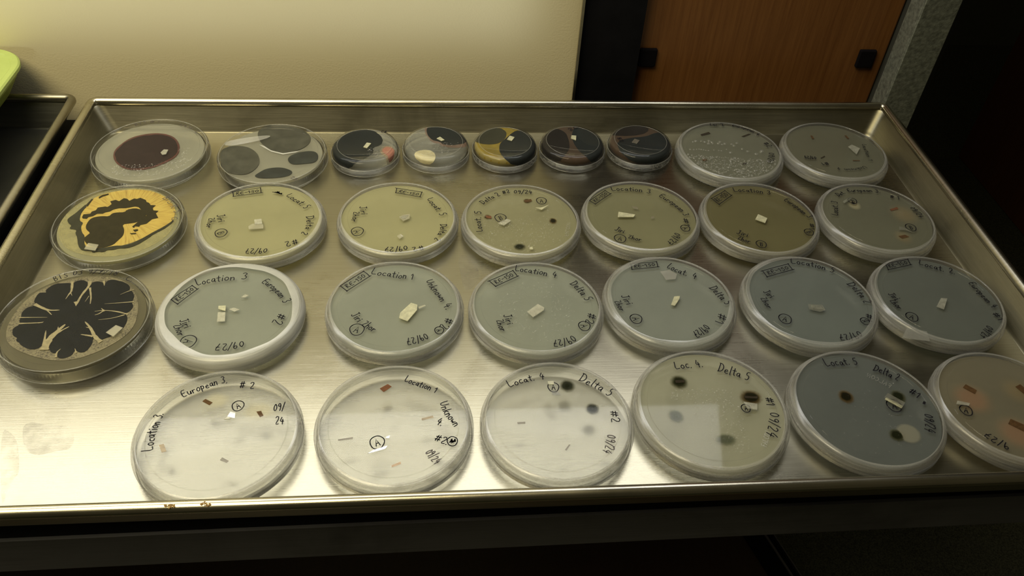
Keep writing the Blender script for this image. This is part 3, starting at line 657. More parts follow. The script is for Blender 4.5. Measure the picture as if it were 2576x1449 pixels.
def splug(d, uv, mat='block_bright'):
    pts = [dome_pt(d.R, d.H, *k)[:2] for k in uv]; d.prism('agar_plug', pts, mat, d.top + .0001, d.top + .0006, px=False)

d = small(-0.0599, 0.5615, 0.0002, 'small dish with a big black patch and a pink spot', AG['clear'], 40, 1)
u = sq(562, 395, 515, 262)
blob(d, [(.15, .82), (.36, .62), (.50, .35), (.50, .12), (.42, -.02), (.24, -.12), (.28, -.38), (.10, -.62), (-.2, -.88), (-.45, -1.12), (-.80, -1.16), (-1.1, -.7), (-1.24, -.1), (-1.15, .45), (-.8, .8), (-.35, 1.0)], 'blk', label='large black patch')
blob(d, [(.46, -.2), (.52, -.06), (.66, -.02), (.84, -.1), (.98, -.35), (1.08, -.6), (1.0, -.88), (.8, -.86), (.62, -.58), (.46, -.42)], 'pale_pink', 'pale_edge', 2, .00004)
blob(d, [(.50, -.22), (.58, -.10), (.70, -.09), (.84, -.18), (.95, -.40), (1.02, -.6), (.96, -.78), (.82, -.74), (.66, -.5), (.52, -.38)], 'pink', 'pink_colony', 2, .00010, 'pink spot')
splug(d, u((545, 435), (590, 375), (655, 385), (600, 450))); d.text('C8', [(958, 334), (971, 336)], 3.5, mat='ink')
d.drops(26, lambda x, y: 1 if .1 < x < .45 and -.6 < y < -.15 else 0, .0003, .0007, 8)
d = small(-0.0033, 0.5660, 0.0000, 'small dish with a round cream spot at its front and a black patch behind', AG['clear'], 40, 2)
u = sq(1578, 362, 500, 262)
blob(d, [(-.32, .95), (-.34, .6), (-.26, .3), (-.14, .02), (.02, -.08), (.10, -.02), (.14, -.2), (.5, -.3), (.9, -.25), (1.06, .0), (1.05, .5), (.75, .95), (.3, 1.1), (-.1, 1.08)], 'rosy', 'rosy_fringe', 2, 0)
blob(d, [(-.26, .85), (-.28, .5), (-.18, .22), (-.06, .08), (.06, .05), (.14, .0), (.2, -.12), (.5, -.16), (.82, -.08), (1.0, .15), (.98, .55), (.7, .85), (.25, 1.02), (-.1, 1.0)], 'blk', 'mould_colony', 2, .00006, 'black patch')
blob(d, [(-.68, -.8), (-.62, -.52), (-.4, -.40), (-.14, -.42), (.0, -.65), (-.04, -.98), (-.22, -1.14), (-.5, -1.08)], 'cream', 'cream_colony', 2, .00004, 'round cream spot')
splug(d, u((1590, 325), (1640, 300), (1705, 345), (1660, 358))); d.drops(60, lambda x, y: 1 if y < -.05 and x > -.4 else 0, .0003, .0007, 5)
d = small(0.0529, 0.5661, -0.0003, 'small dish with yellow growth between two olive black patches', AG['amber'], 170, 3)
blob(d, [(math.cos(a) * 1.12, math.sin(a) * 1.12) for a in [2 * PI * k / 24 for k in range(24)]], 'yel_film', 'yellow_growth', 0, -.00016, 'mustard yellow growth')
blob(d, [(-.98, .1), (-.9, .5), (-.55, .82), (-.15, .85), (.08, .62), (.06, .3), (-.1, .02), (-.35, -.12), (-.7, -.1)], 'blk_olive', label='smaller olive black patch')
blob(d, [(.02, .18), (.3, .62), (.62, .72), (.95, .45), (1.2, .1), (1.25, -.35), (1.05, -.85), (.6, -1.2), (.15, -1.16), (-.12, -.8), (-.22, -.4), (-.15, -.02)], 'blk', label='larger black patch')
splug(d, [(.06, .10), (.16, .30), (.30, .22), (.20, .02)])
d = small(0.1087, 0.5674, 0.0001, 'small dish with two black halves parted by a rosy brown band', AG['brownish'], 150, 4)
blob(d, [(-.14, .55), (-.10, .0), (-.14, -.4), (-.35, -.78), (-.6, -1.02), (-.95, -.85), (-1.22, -.3), (-1.2, .3), (-.9, .66), (-.5, .78)], 'blk_brown', label='left black half')
blob(d, [(.04, .5), (.2, .85), (.6, .85), (1.0, .62), (1.24, .1), (1.2, -.5), (.85, -1.0), (.5, -1.02), (.22, -.7), (.06, -.3), (.0, .1)], 'blk', label='right black half')
splug(d, [(-.04, .12), (.0, .28), (.14, .26), (.10, .02)]); d.text('2C', [(1432, 330), (1456, 322)], 3.4)
d = small(0.1658, 0.5691, -0.0000, 'small dish almost wholly black, last of the five small ones', AG['brownish'], 190, 5)
blob(d, [(-.9, .35), (-.62, .9), (-.1, 1.05), (.3, .95), (.42, .66), (.2, .38), (-.3, .26), (-.7, .28)], 'blk_brown', label='narrow dark band')
blob(d, [(-.72, -.02), (-.3, .16), (.2, .22), (.5, .42), (.8, .5), (1.1, .25), (1.28, -.2), (1.1, -.75), (.55, -1.22), (-.1, -1.22), (-.55, -1.05), (-.78, -.5)], 'blk', label='large black patch')
splug(d, [(-.30, -.14), (-.18, .04), (-.04, -.04), (-.16, -.22)], 'glass_chip'); d.text('82', [(1551, 347), (1560, 357)], 3.4)

d = large('D3', 0.2391, 0.5565, -0.0002, 'sealed dish thick with water drops, in the back row right of the small dishes', GD, AG['dim'], seed=11)
for pp, mt in (([(365, 215), (455, 188), (478, 205), (375, 230)], 'chip_dark'), ([(820, 238), (900, 208), (930, 210), (850, 242)], 'chip_dark'), ([(830, 545), (860, 527), (882, 537), (850, 550)], 'chip_dark'), ([(380, 500), (405, 485), (440, 498), (410, 515)], 'chip_brown')): d.chip(ZD3(*pp), mt)
d.drops(650, lambda x, y: 1 if y < -.24 - .12 * x else 0, .0003, .0007, 6)
bg = ZD3((280, 300), (312, 292), (372, 292), (412, 302), (460, 290), (490, 305), (500, 318), (565, 318), (582, 300), (635, 322), (715, 325), (737, 343), (770, 315), (605, 330), (455, 320), (830, 380), (892, 407), (988, 436), (1050, 402), (1040, 415), (700, 420), (655, 385), (250, 383), (290, 387), (320, 385), (350, 383), (375, 385), (400, 390), (425, 396), (455, 398), (515, 392), (570, 397), (600, 400))
d.drops(0, None, seed=3, big=[(a, b, random.uniform(.0010, .0016) if i < 21 else .0008) for i, (a, b) in enumerate(bg)])
d.text('Loc. 2', ZD3((470, 120), (550, 124), (630, 122)), 4.5); d.text('European 4', ZD3((718, 128), (870, 165), (1000, 232)), 4); d.text('#2', ZD3((1060, 318), (1118, 362)), 5); d.text('09/24', ZD3((1125, 420), (1125, 470), (1095, 515)), 4.5)
d = large('D4', 0.3290, 0.5565, -0.0003, 'sealed dish in the back right corner of the tray', GD, AG['dim2'], seed=12)
for pp, mt in (([(1592, 228), (1612, 228), (1636, 264), (1614, 266)], 'chip_brown'), ([(1972, 226), (1992, 226), (2026, 262), (2006, 264)], 'chip_brown'), ([(1705, 478), (1750, 454), (1757, 462), (1712, 484)], 'chip_dark'), ([(2066, 502), (2145, 504), (2145, 511), (2068, 511)], 'chip_brown')): d.chip(ZD3(*pp), mt)
d.plug(ZD3((2015, 350), (2055, 330), (2145, 370), (2110, 435)), 'block')
d.text('Location 1', ZD3((2168, 325), (2195, 400), (2245, 510)), 3.6, wd=.0005); d.text('09/24', ZD3((1650, 465), (1520, 455)), 4); d.text('#1', ZD3((1775, 525), (1705, 535)), 4); d.text('Unknown 4', ZD3((2190, 568), (2050, 600), (1895, 585)), 3.6, wd=.0005)

# ------------------------------------------------------------------ second row
d = large('E1', -0.2243, 0.4657, -0.0004, 'clear dish of yellow growth marked with wavy black bands', GR, AG['amber'] if 0 else agar((.52, .50, .30), .70), film=False)
def m_yellow():
    m, nt, out = new('yellow_fungus'); b = N(nt, 'ShaderNodeBsdfPrincipled', Roughness=.7); L(nt, b.outputs[0], out.inputs[0])
    tc = nt.nodes.new('ShaderNodeTexCoord'); sep = nt.nodes.new('ShaderNodeSeparateXYZ'); L(nt, tc.outputs['Object'], sep.inputs[0])
    ang = math_(nt, 'ARCTAN2', sep.outputs[1], sep.outputs[0]); r = math_(nt, 'SQRT', math_(nt, 'ADD', math_(nt, 'MULTIPLY', sep.outputs[0], sep.outputs[0]), math_(nt, 'MULTIPLY', sep.outputs[1], sep.outputs[1])))
    cmb = nt.nodes.new('ShaderNodeCombineXYZ'); L(nt, math_(nt, 'MULTIPLY', ang, 15.0), cmb.inputs[0]); L(nt, math_(nt, 'MULTIPLY', r, 45.0), cmb.inputs[1])
    n = noise(nt, cmb.outputs[0], 1.6, 5, .6, .5); n2 = noise(nt, tc.outputs['Object'], 60, 3)
    c = ramp(nt, n.outputs[0], [(.30, (.07, .035, .006)), (.38, (.27, .17, .028)), (.52, (.40, .29, .05)), (.8, (.48, .39, .11))])
    mx = nt.nodes.new('ShaderNodeMix'); mx.data_type = 'RGBA'; L(nt, math_(nt, 'MULTIPLY', n2.outputs[0], .5), mx.inputs[0]); L(nt, c.outputs[0], mx.inputs[6]); mx.inputs[7].default_value = (.58, .40, .07, 1)
    L(nt, mx.outputs[2], b.inputs['Base Color']); return m
MT['yellow_fungus'] = m_yellow(); MT['umber'] = m_basic('umber_black_growth', (.022, .018, .007), .7, 0, .35, 200); MT['umber2'] = m_basic('green_black_growth', (.030, .030, .018), .7, 0, .35, 160)
h = d.H
d.prism('pale_halo', ZE1((200, 700), (350, 480), (600, 300), (900, 170), (1300, 125), (1650, 170), (1880, 320), (1960, 520), (1900, 720), (1700, 920), (1350, 1080), (1000, 1140), (650, 1130), (350, 1040), (220, 880)), m_haze('pale_yellow_halo', (.60, .55, .26), .35, .3, .03, .15, 120), h - .00228, h - .00215, None, 2)
d.prism('yellow_colony', ZE1((560, 450), (620, 380), (720, 290), (830, 240), (980, 195), (1200, 160), (1400, 155), (1600, 185), (1750, 250), (1850, 330), (1925, 440), (1905, 560), (1880, 625), (1760, 720), (1600, 790), (1480, 850), (1300, 930), (1100, 985), (950, 1010), (800, 1040), (640, 1010), (560, 900), (540, 780), (520, 640)), 'yellow_fungus', h - .00210, h - .00200, 'bright yellow growth', 1)
d.prism('brown_margin', ZE1((620, 380), (700, 295), (725, 295), (660, 380), (640, 410)), 'umber', h - .00190, h - .00184)
d.prism('brown_margin', ZE1((800, 270), (850, 240), (945, 215), (950, 235), (860, 262), (810, 290)), 'umber', h - .00190, h - .00184)
d.prism('black_band', ZE1((340, 600), (380, 560), (470, 500), (560, 420), (620, 370), (640, 390), (560, 480), (520, 560), (530, 620), (580, 640), (540, 700), (560, 790), (600, 830), (590, 930), (610, 1000), (720, 1000), (800, 1010), (920, 1000), (1040, 975), (1180, 975), (1330, 925), (1480, 845), (1600, 775), (1740, 705), (1870, 620), (1885, 590), (1895, 625), (1760, 728), (1610, 800), (1500, 880), (1350, 970), (1200, 1015), (1100, 1010), (1000, 1040), (930, 1035), (870, 1070), (790, 1060), (710, 1080), (700, 1050), (560, 1050), (500, 980), (490, 850), (460, 800), (480, 750), (440, 735), (370, 730), (410, 680), (365, 655)), 'umber2', h - .00190, h - .00180, 'black outer band', 1)
d.prism('black_band', ZE1((580, 520), (680, 510), (700, 480), (760, 460), (790, 420), (900, 405), (930, 412), (960, 395), (990, 370), (970, 330), (1050, 308), (1100, 328), (1170, 283), (1215, 292), (1250, 322), (1320, 288), (1360, 295), (1410, 278), (1490, 310), (1500, 340), (1535, 350), (1560, 385), (1635, 388), (1590, 425), (1600, 462), (1675, 468), (1635, 505), (1670, 570), (1580, 590), (1500, 655), (1410, 675), (1390, 700), (1300, 690), (1360, 640), (1430, 560), (1500, 540), (1490, 490), (1420, 450), (1380, 412), (1330, 405), (1200, 428), (1100, 430), (1020, 448), (960, 480), (900, 490), (860, 510), (780, 510), (720, 545), (650, 560), (630, 585), (570, 580), (560, 560)), 'umber', h - .00190, h - .00180, 'wavy black band', 0)
d.prism('black_core', ZE1((612, 690), (650, 620), (690, 580), (760, 555), (860, 545), (950, 550), (1000, 505), (1060, 492), (1180, 490), (1215, 450), (1330, 428), (1420, 450), (1490, 480), (1500, 540), (1400, 610), (1340, 640), (1260, 650), (1145, 665), (1172, 730), (1170, 790), (1150, 840), (1080, 900), (1020, 960), (900, 1000), (780, 1005), (640, 965), (590, 900), (590, 860), (640, 820), (680, 790), (620, 740)), 'umber', h - .00190, h - .00178, 'blackish brown core', 1)
d.prism('brown_fleck', ZE1((1300, 745), (1370, 735), (1380, 755), (1330, 775)), 'umber', h - .00190, h - .00180); d.prism('brown_fleck', ZE1((1255, 795), (1340, 790), (1350, 805), (1280, 812)), 'umber', h - .00190, h - .00180); d.prism('brown_fleck', ZE1((1290, 690), (1330, 690), (1320, 715), (1300, 710)), 'umber', h - .00190, h - .00180)
d.plug(ZE1((590, 1022), (648, 935), (800, 960), (752, 1045)), 'glass_chip')
d.text('BTS R 5', ZE1((1735, 290), (1830, 385), (1905, 510)), 5, mat='ink_faint', wd=.0005); d.text('C.', ZE1((1850, 580), (1900, 640)), 4.5, mat='ink_faint', wd=.0005)

def std(d, dat):
    for k in dat:
        if k[0] == 'B': d.boxed(*k[1])
        elif k[0] == 'C': d.circled(*k[1:])
        else: d.text(k[0], k[1], *k[2:])

d = large('E2', -0.1278, 0.4680, 0.0010, 'pale yellow dish with a scribbled out word, right of the black and yellow one', GR, AG['yellow'], fold=.0016, seed=21)
std(d, [('B', Z1((1773, 830), (1983, 803), (1978, 765), (1768, 795))), ('*', [(684, 486), (707, 492)], 4), ('**', [(690, 486), (709, 492)], 3), ('Locat. 5', Z1((2170, 825), (2250, 878), (2315, 925)), 5.2), ('Delta 2', Z1((2325, 985), (2328, 1050), (2288, 1112)), 5),
        ('#2', [(746, 602), (716, 610)], 5.5), ('09/27', [(674, 626), (619, 627)], 5), ('Jiri', [(544, 543), (551, 560)], 5), ('Zhor', [(526, 549), (519, 574)], 4.5), ('C', (556, 587), 4, 'B', -60)])
d.plug(Z1((1930, 1005), (1985, 998), (1992, 1035), (1935, 1040)), 'block'); d.plug(Z1((1885, 1055), (1920, 1035), (2000, 1040), (2000, 1070), (1890, 1078)), 'glass_chip')
d = large('E3', -0.0310, 0.4700, -0.0008, 'pale yellow dish third from left in the second row, circled A at its left', GR, AG['yellow'], fold=.0010, seed=22)
std(d, [('B', Z2((548, 632), (717, 662), (732, 628), (555, 600))), ('Locat. 5', Z2((765, 678), (815, 735), (860, 795)), 5), ('Delta 2', Z2((862, 855), (855, 905), (815, 960)), 5),
        ('#2', [(1062, 618), (1036, 624)], 5), ('09/27', [(1023, 618), (997, 622), (971, 621)], 5), ('Jiri', [(904, 521), (909, 541)], 5), ('Zhor', [(890, 533), (884, 558)], 4.5), ('C', (899, 583), 4.2, 'A', -60)])
d.plug(Z2((570, 800), (600, 785), (648, 780), (645, 810), (600, 830)), 'glass_chip'); d.plug(Z2((575, 805), (605, 790), (640, 786), (610, 815)), 'block'); d.plug(Z2((555, 935), (580, 920), (600, 935), (575, 955)), 'glass_chip')
d = large('E4', 0.0583, 0.4668, -0.0006, 'speckled dish with four small dark growths around its edge, middle of the second row', GR, AG['yellow2'], seed=23)
std(d, [('Delta 2', Z2((1165, 712), (1220, 680), (1285, 652)), 5), ('#2', [(1266, 489), (1283, 486)], 4.5), ('09/24', Z2((1378, 637), (1508, 642)), 4.8), ('Locat. 5', Z2((1160, 905), (1148, 840), (1150, 762)), 5), ('C', (1362, 506), 3.7, 'A', 0), ('C', (1259, 549), 4.1, 'B', 15)])
d.text('FALCON', Z2((1735, 935), (1755, 840)), 2.6, True, 'emboss', .0004, True)
d.fuzz((1326, 506), 12, 7, 'f_brown', 10); d.chip(Z2((1450, 685), (1500, 675), (1508, 690), (1460, 698))); d.fuzz((1226, 546), 11, 7, 'f_brown'); d.chip(Z2((1180, 790), (1220, 795), (1222, 812), (1185, 808)), 'chip_redbrown')
d.fuzz((1391, 556), 12, 9, 'f_brown'); d.fuzz((1307, 621), 19, 10, 'f_green')
d.plug(Z2((1530, 735), (1575, 750), (1630, 715), (1570, 735)), 'block_bright'); d.plug(Z2((1265, 845), (1310, 860), (1360, 825), (1330, 815)), 'block'); d.plug(Z2((1490, 1015), (1510, 1010), (1515, 1028), (1490, 1028)), 'block_bright')
d.drops(480, lambda x, y: (1 if x + y * .3 > -.75 and y < .28 and x < .62 and not (x < -.1 and y > .15) else 0) * (.4 + .6 * (y < 0)), .00015, .0004, 4)
d = large('E5', 0.1479, 0.4705, -0.0004, 'olive dish with letter A and a bright narrow plug, fifth in the second row', GR, AG['olive'], fold=.0014, seed=24)
std(d, [('B', Z2((1953, 712), (2060, 640), (2022, 617), (1912, 688))), ('Location 3', Z2((2070, 620), (2200, 620), (2340, 638)), 5.5), ('European 3', Z3((45, 755), (150, 822), (222, 890)), 5), ('#1', [(1716, 550), (1722, 570)], 4.5), ('C', (1724, 575), 3.3, 'A', -70),
        ('09/27', [(1697, 586), (1690, 598), (1677, 610)], 4.8), ('Jiri', [(1545, 580), (1568, 588)], 4.6), ('Zhor', [(1578, 600), (1612, 608)], 4.6), ('C', (1560, 601), 4.1, 'A', -20)])
d.plug([(1556, 533), (1598, 540), (1594, 546), (1554, 546)], 'block_bright'); d.plug(Z2((2210, 725), (2245, 730), (2255, 745), (2225, 740)), 'glass_chip'); d.plug(Z2((2345, 800), (2362, 795), (2368, 806), (2352, 810)), 'glass_chip')
d = large('E6', 0.2378, 0.4677, 0.0002, 'olive dish with letter B and a small pale plug, sixth in the second row', GR, AG['olive2'], seed=25)
std(d, [('B', Z3((465, 812), (550, 750), (505, 717), (412, 770))), ('Location 3', Z3((570, 727), (690, 728), (822, 744)), 5.2), ('European 3', Z3((910, 782), (1000, 842), (1078, 905)), 5), ('#1', [(2034, 563), (2036, 578)], 4.5), ('C', (2035, 585), 3.3, 'B', -70),
        ('Jiri', [(1852, 588), (1880, 597)], 4.5), ('Zhor', [(1854, 602), (1885, 613)], 4.5), ('C', (1915, 615), 3.6, 'B', -15)])
d.plug([(1907, 539), (1930, 549), (1925, 561), (1900, 552)], 'block_bright')
d = large('E7', 0.3290, 0.4670, -0.0005, 'dish at the right end of the second row, with two brown chips', GR, AG['dim2'], seed=26)
std(d, [('Det.', ZE7((500, 305), (595, 262)), 4), ('European 3.', ZE7((640, 248), (850, 240), (1085, 258)), 4.2), ('# 1', ZE7((1222, 325), (1355, 350)), 4.5), ('09/24', ZE7((1490, 465), (1560, 530), (1620, 600)), 4.5), ('Locat. 3', ZE7((490, 578), (485, 385)), 5), ('C', (2144, 506), 3.3, 'A', 20), ('C', (2291, 573), 3.8, 'B', 0)])
d.fuzz((2149, 517), 19, 13, 'f_cream'); d.fuzz((2147, 513), 11, 7, 'f_brown'); d.fuzz((2272, 597), 28, 20, 'f_halo'); d.fuzz((2275, 540), 45, 30, 'f_halo')
d.chip([(2238, 527), (2256, 521), (2260, 526), (2242, 531)], 'chip_redbrown'); d.chip([(2260, 594), (2277, 591), (2287, 596), (2269, 600)])
d.plug(ZE7((1350, 725), (1420, 740), (1530, 800), (1440, 770), (1355, 770)), 'glass_chip'); d.plug(ZE7((560, 370), (640, 320), (700, 310), (640, 360), (580, 395)), 'glass_chip')

# ------------------------------------------------------------------ third row
d = large('F1', -0.2248, 0.3702, 0.0010, 'clear dish of black lobed growth split by tan cracks, left edge of the third row', GF, AG['tan'], film=False, H=.0140)
def m_speckle():
    m, nt, out = new('speckled_tan_agar'); b = N(nt, 'ShaderNodeBsdfPrincipled', Roughness=.6); L(nt, b.outputs[0], out.inputs[0])
    tc = nt.nodes.new('ShaderNodeTexCoord'); n = noise(nt, tc.outputs['Object'], 900, 4, .6); n2 = noise(nt, tc.outputs['Object'], 90, 3)
    s = math_(nt, 'ADD', math_(nt, 'MULTIPLY', n.outputs[0], .62), math_(nt, 'MULTIPLY', n2.outputs[0], .38))
    c = ramp(nt, s, [(.40, (.035, .028, .012)), (.47, (.12, .10, .05)), (.58, (.18, .155, .08))]); L(nt, c.outputs[0], b.inputs['Base Color']); return m
MT['speckle'] = m_speckle(); MT['ink_black'] = m_basic('blue_black_growth', (.006, .007, .009), .6, 0, .3, 120); MT['crack'] = m_basic('tan_crack', (.26, .22, .11), .6, 0, .25, 500)
h = d.H
d.prism('speckled_ring', ZF1((60, 860), (90, 700), (230, 490), (420, 330), (700, 215), (1000, 160), (1300, 165), (1480, 250), (1570, 400), (1580, 560), (1520, 760), (1350, 900), (1100, 1030), (820, 1120), (560, 1120), (300, 1050), (120, 960)), 'speckle', h - .00225, h - .00215, 'tan ring speckled with dark dots', 2)
d.prism('black_colony', ZF1((140, 800), (150, 750), (225, 712), (222, 660), (240, 630), (248, 570), (318, 510), (385, 500), (400, 470), (385, 440), (440, 350), (490, 345), (528, 348), (520, 320), (570, 278), (640, 245), (720, 240), (795, 235), (832, 255), (860, 215), (950, 202), (995, 225), (1020, 262), (1050, 232), (1110, 215), (1170, 228), (1190, 262), (1220, 210), (1290, 195), (1360, 215), (1380, 215), (1460, 250), (1485, 290), (1470, 315), (1510, 330), (1530, 390), (1512, 430), (1500, 460), (1522, 500), (1480, 560), (1415, 585), (1452, 615), (1450, 670), (1400, 760), (1300, 830), (1190, 870), (1150, 885), (1100, 845), (1060, 870), (1050, 930), (980, 1020), (905, 1030), (862, 1000), (840, 1020), (820, 1060), (720, 1100), (655, 1085), (652, 1035), (590, 1035), (560, 990), (570, 930), (620, 880), (500, 905), (480, 950), (420, 990), (330, 992), (230, 940), (222, 915), (180, 895), (200, 860), (150, 838)), 'ink_black', h - .00215, h - .00190, 'black lobed growth', 1)
def crack(pts, w0, w1):
    q = [d.loc(*k, h - .00180) for k in smooth_pts(ZF1(*pts), 2, False)]; n = len(q); lo, hi = [], []
    for i, p in enumerate(q):
        a, b = q[max(0, i - 1)], q[min(n - 1, i + 1)]; l = math.hypot(b[0] - a[0], b[1] - a[1]) or 1
        wdt = (w0 + (w1 - w0) * i / (n - 1)) / 4.5275 / 4.3 / 1000 / 2 * random.uniform(.8, 1.2); nx, ny = -(b[1] - a[1]) / l * wdt, (b[0] - a[0]) / l * wdt
        lo.append((p[0] + nx, p[1] + ny)); hi.append((p[0] - nx, p[1] - ny))
    bm = bmesh.new(); crack.k += 1; zz = h - .00182 + crack.k * .000008
    rows = [(bm.verts.new((a[0], a[1], zz)), bm.verts.new((b[0], b[1], zz)), bm.verts.new((b[0], b[1], zz - .00006)), bm.verts.new((a[0], a[1], zz - .00006))) for a, b in zip(lo, hi)]
    for u, v in zip(rows, rows[1:]):
        for m in range(4): bm.faces.new((u[m], u[(m + 1) % 4], v[(m + 1) % 4], v[m]))
    bm.faces.new(rows[0]); bm.faces.new(rows[-1][::-1]); bmesh.ops.recalc_face_normals(bm, faces=bm.faces)
    obj('tan_crack', bm, MT['crack'], d.root)
crack.k = 0
for pts, a, b in (([(395, 478), (480, 520), (560, 550), (680, 545)], 44, 6), ([(540, 550), (590, 600)], 22, 3), ([(825, 220), (818, 330), (790, 360), (748, 420)], 34, 4), ([(805, 345), (822, 382)], 14, 3), ([(1025, 215), (1020, 270), (930, 370), (870, 485)], 42, 18), ([(860, 450), (868, 500)], 40, 3), ([(1025, 290), (1040, 400), (1028, 475)], 26, 8), ([(1015, 385), (970, 450)], 12, 3),
                  ([(1185, 212), (1190, 268)], 34, 3), ([(1530, 310), (1450, 335), (1370, 370)], 14, 2), ([(1525, 450), (1350, 465), (1190, 475)], 15, 2), ([(1460, 595), (1330, 560), (1180, 548), (1080, 560)], 22, 4), ([(1420, 600), (1280, 640), (1120, 657)], 17, 2), ([(1190, 545), (1130, 590), (1080, 602)], 26, 2), ([(1190, 560), (1155, 525)], 20, 3), ([(218, 632), (400, 630), (540, 630)], 15, 2), ([(218, 700), (380, 695), (490, 688)], 22, 8), ([(440, 695), (500, 680)], 14, 2),
                  ([(500, 1000), (560, 880), (640, 800), (745, 710)], 110, 12), ([(600, 840), (700, 780), (790, 735)], 46, 4), ([(500, 950), (525, 780)], 44, 3), ([(660, 800), (665, 735)], 24, 3), ([(1150, 910), (1080, 850), (1035, 750), (970, 680)], 56, 10), ([(1060, 845), (990, 835), (920, 825)], 36, 3), ([(1040, 755), (980, 742)], 18, 3), ([(640, 1085), (645, 1030), (692, 990)], 30, 3), ([(870, 1035), (855, 985)], 18, 3)):
    crack(pts, a, b)
d.plug(ZF1((1205, 800), (1320, 715), (1400, 745), (1290, 845)), 'glass_chip')
d.text('BTS 03 9/7/18', ZF1((625, 222), (950, 140), (1330, 158)), 4.8, wd=.0005); d.text('C.', ZF1((1418, 205), (1505, 222)), 4.5, wd=.0005)

d = large('F2', -0.1328, 0.3770, 0.0010, 'grey green dish with a broad white film rim, second in the third row', GF, AG['bluegrey'], fold=.0040, film_mat='film_thick', seed=31)
std(d, [('B', Z4((1350, 440), (1500, 328), (1460, 300), (1300, 405))), ('Location 3', Z4((1500, 302), (1660, 268), (1875, 250)), 6.5), ('European 3', Z4((1985, 275), (2080, 345), (2150, 435)), 5.5), ('#2', [(700, 789), (683, 812)], 6.5), ('09/27', [(613, 858), (580, 864), (546, 866)], 5.5),
        ('Jiri', [(452, 807), (464, 828)], 5.2), ('Zhor', [(435, 820), (450, 847)], 5), ('C', (474, 860), 4.6, 'A', -100)])
d.plug(Z4((1655, 500), (1712, 500), (1708, 568), (1648, 572)), 'block'); d.plug(Z4((1660, 452), (1715, 450), (1712, 490), (1658, 475)), 'block_bright'); d.plug(Z4((1740, 478), (1775, 465), (1820, 480), (1780, 495)), 'block'); d.plug(Z4((1828, 388), (1862, 365), (1888, 372), (1865, 385)), 'block')
d = large('F3', -0.0303, 0.3784, -0.0003, 'grey green dish with a large whitish plug, third from the left in the third row', GF, AG['bluegrey'], fold=.0012, seed=32)
std(d, [('B', Z5((278, 338), (450, 228), (403, 190), (228, 300))), ('Location 1', Z5((455, 208), (620, 235), (775, 252)), 6.2), ('Unknown 4.', Z5((872, 262), (945, 370), (1028, 480)), 5.5), ('#2', [(1119, 800), (1105, 824)], 6), ('C', (1105, 832), 2.8, 'A', -70), ('09/27', Z5((868, 655), (800, 680), (725, 695)), 5.5),
        ('Jiri Zhor', [(881, 794), (908, 818), (938, 836)], 5), ('C', (898, 830), 4.4, 'A', -20)])
d.plug([(1007, 787), (1034, 762), (1050, 767), (1049, 780), (1025, 808), (1004, 800)], 'block_bright'); d.plug(Z5((815, 455), (865, 440), (870, 448), (820, 470)), 'glass_chip')
d = large('F4', 0.0610, 0.3763, -0.0004, 'speckled grey green dish in the middle of the third row with a slanted pale plug', GF, AG['bluegrey'], fold=.0010, seed=33)
std(d, [('B', Z5((1398, 303), (1563, 228), (1528, 185), (1350, 262))), ('Location 4', Z5((1543, 190), (1690, 208), (1855, 238)), 6), ('Delta 5', Z5((1955, 285), (2020, 345), (2075, 412)), 6), ('#2', [(1479, 788), (1470, 812)], 6), ('C', (1470, 821), 3.7, 'A', -80), ('09/27', Z5((1975, 672), (1905, 700), (1835, 706)), 5.5),
        ('Jiri', [(1265, 794), (1277, 818)], 5), ('Zhor', [(1247, 806), (1259, 835)], 4.6)])
d.plug([(1326, 784), (1353, 765), (1369, 774), (1368, 780), (1341, 798)], 'block')
d.drops(420, lambda x, y: 1 if x * x * 1.3 + (y + .1) ** 2 < .42 and not (abs(x) < .2 and abs(y) < .15) else 0, .00015, .00036, 9)
d = large('F5', 0.1504, 0.3807, -0.0001, 'blue grey dish with small upright plug and ragged film, fifth in the third row', GF, AG['bluegrey2'], fold=.0026, seed=34)
std(d, [('B', Z6((215, 188), (370, 173), (362, 142), (208, 155))), ('Locat. 4', Z6((420, 178), (500, 212), (600, 246)), 6), ('Delta 5', Z6((678, 300), (730, 352), (780, 402)), 6), ('#1', [(1806, 788), (1799, 812)], 6), ('09/27', [(1770, 816), (1757, 828), (1741, 836)], 5.5),
        ('Jiri', [(1561, 745), (1577, 768)], 5), ('Zhor', [(1545, 758), (1559, 783)], 4.6), ('C', (1600, 803), 3.8, 'A', -80)])
d.plug([(1688, 767), (1696, 746), (1710, 745), (1709, 752), (1698, 769)], 'block_bright')
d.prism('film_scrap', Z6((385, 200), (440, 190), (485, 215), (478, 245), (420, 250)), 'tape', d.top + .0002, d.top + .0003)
d = large('F6', 0.2457, 0.3787, 0.0009, 'slate blue dish with a flat clear plug, sixth in the third row', GF, AG['slate'], fold=.0022, seed=35)
std(d, [('B', Z6((1028, 233), (1182, 190), (1155, 155), (1000, 197))), ('Location 5', Z6((1172, 152), (1300, 172), (1430, 208)), 6), ('Delta 2', Z6((1508, 275), (1570, 335), (1612, 390)), 6), ('#1', [(2177, 789), (2175, 807)], 5.5), ('C', (2176, 809), 2.9, 'A', -90), ('09/27', Z6((1578, 558), (1520, 575), (1458, 578)), 5.5),
        ('Jiri', [(1918, 735), (1938, 751)], 5), ('Zhor', [(1911, 750), (1931, 777)], 4.6), ('C', (1975, 803), 4, 'A', -30)])
d.plug([(2033, 765), (2068, 767), (2076, 780), (2064, 784), (2036, 778)], 'glass_chip'); d.plug([(2040, 768), (2064, 770), (2070, 778), (2044, 776)], 'block')
d = large('F7', 0.3356, 0.3781, 0.0000, 'slate grey dish with clear tape on its front, right end of third row', GF, AG['slate2'], fold=.0010, seed=36)
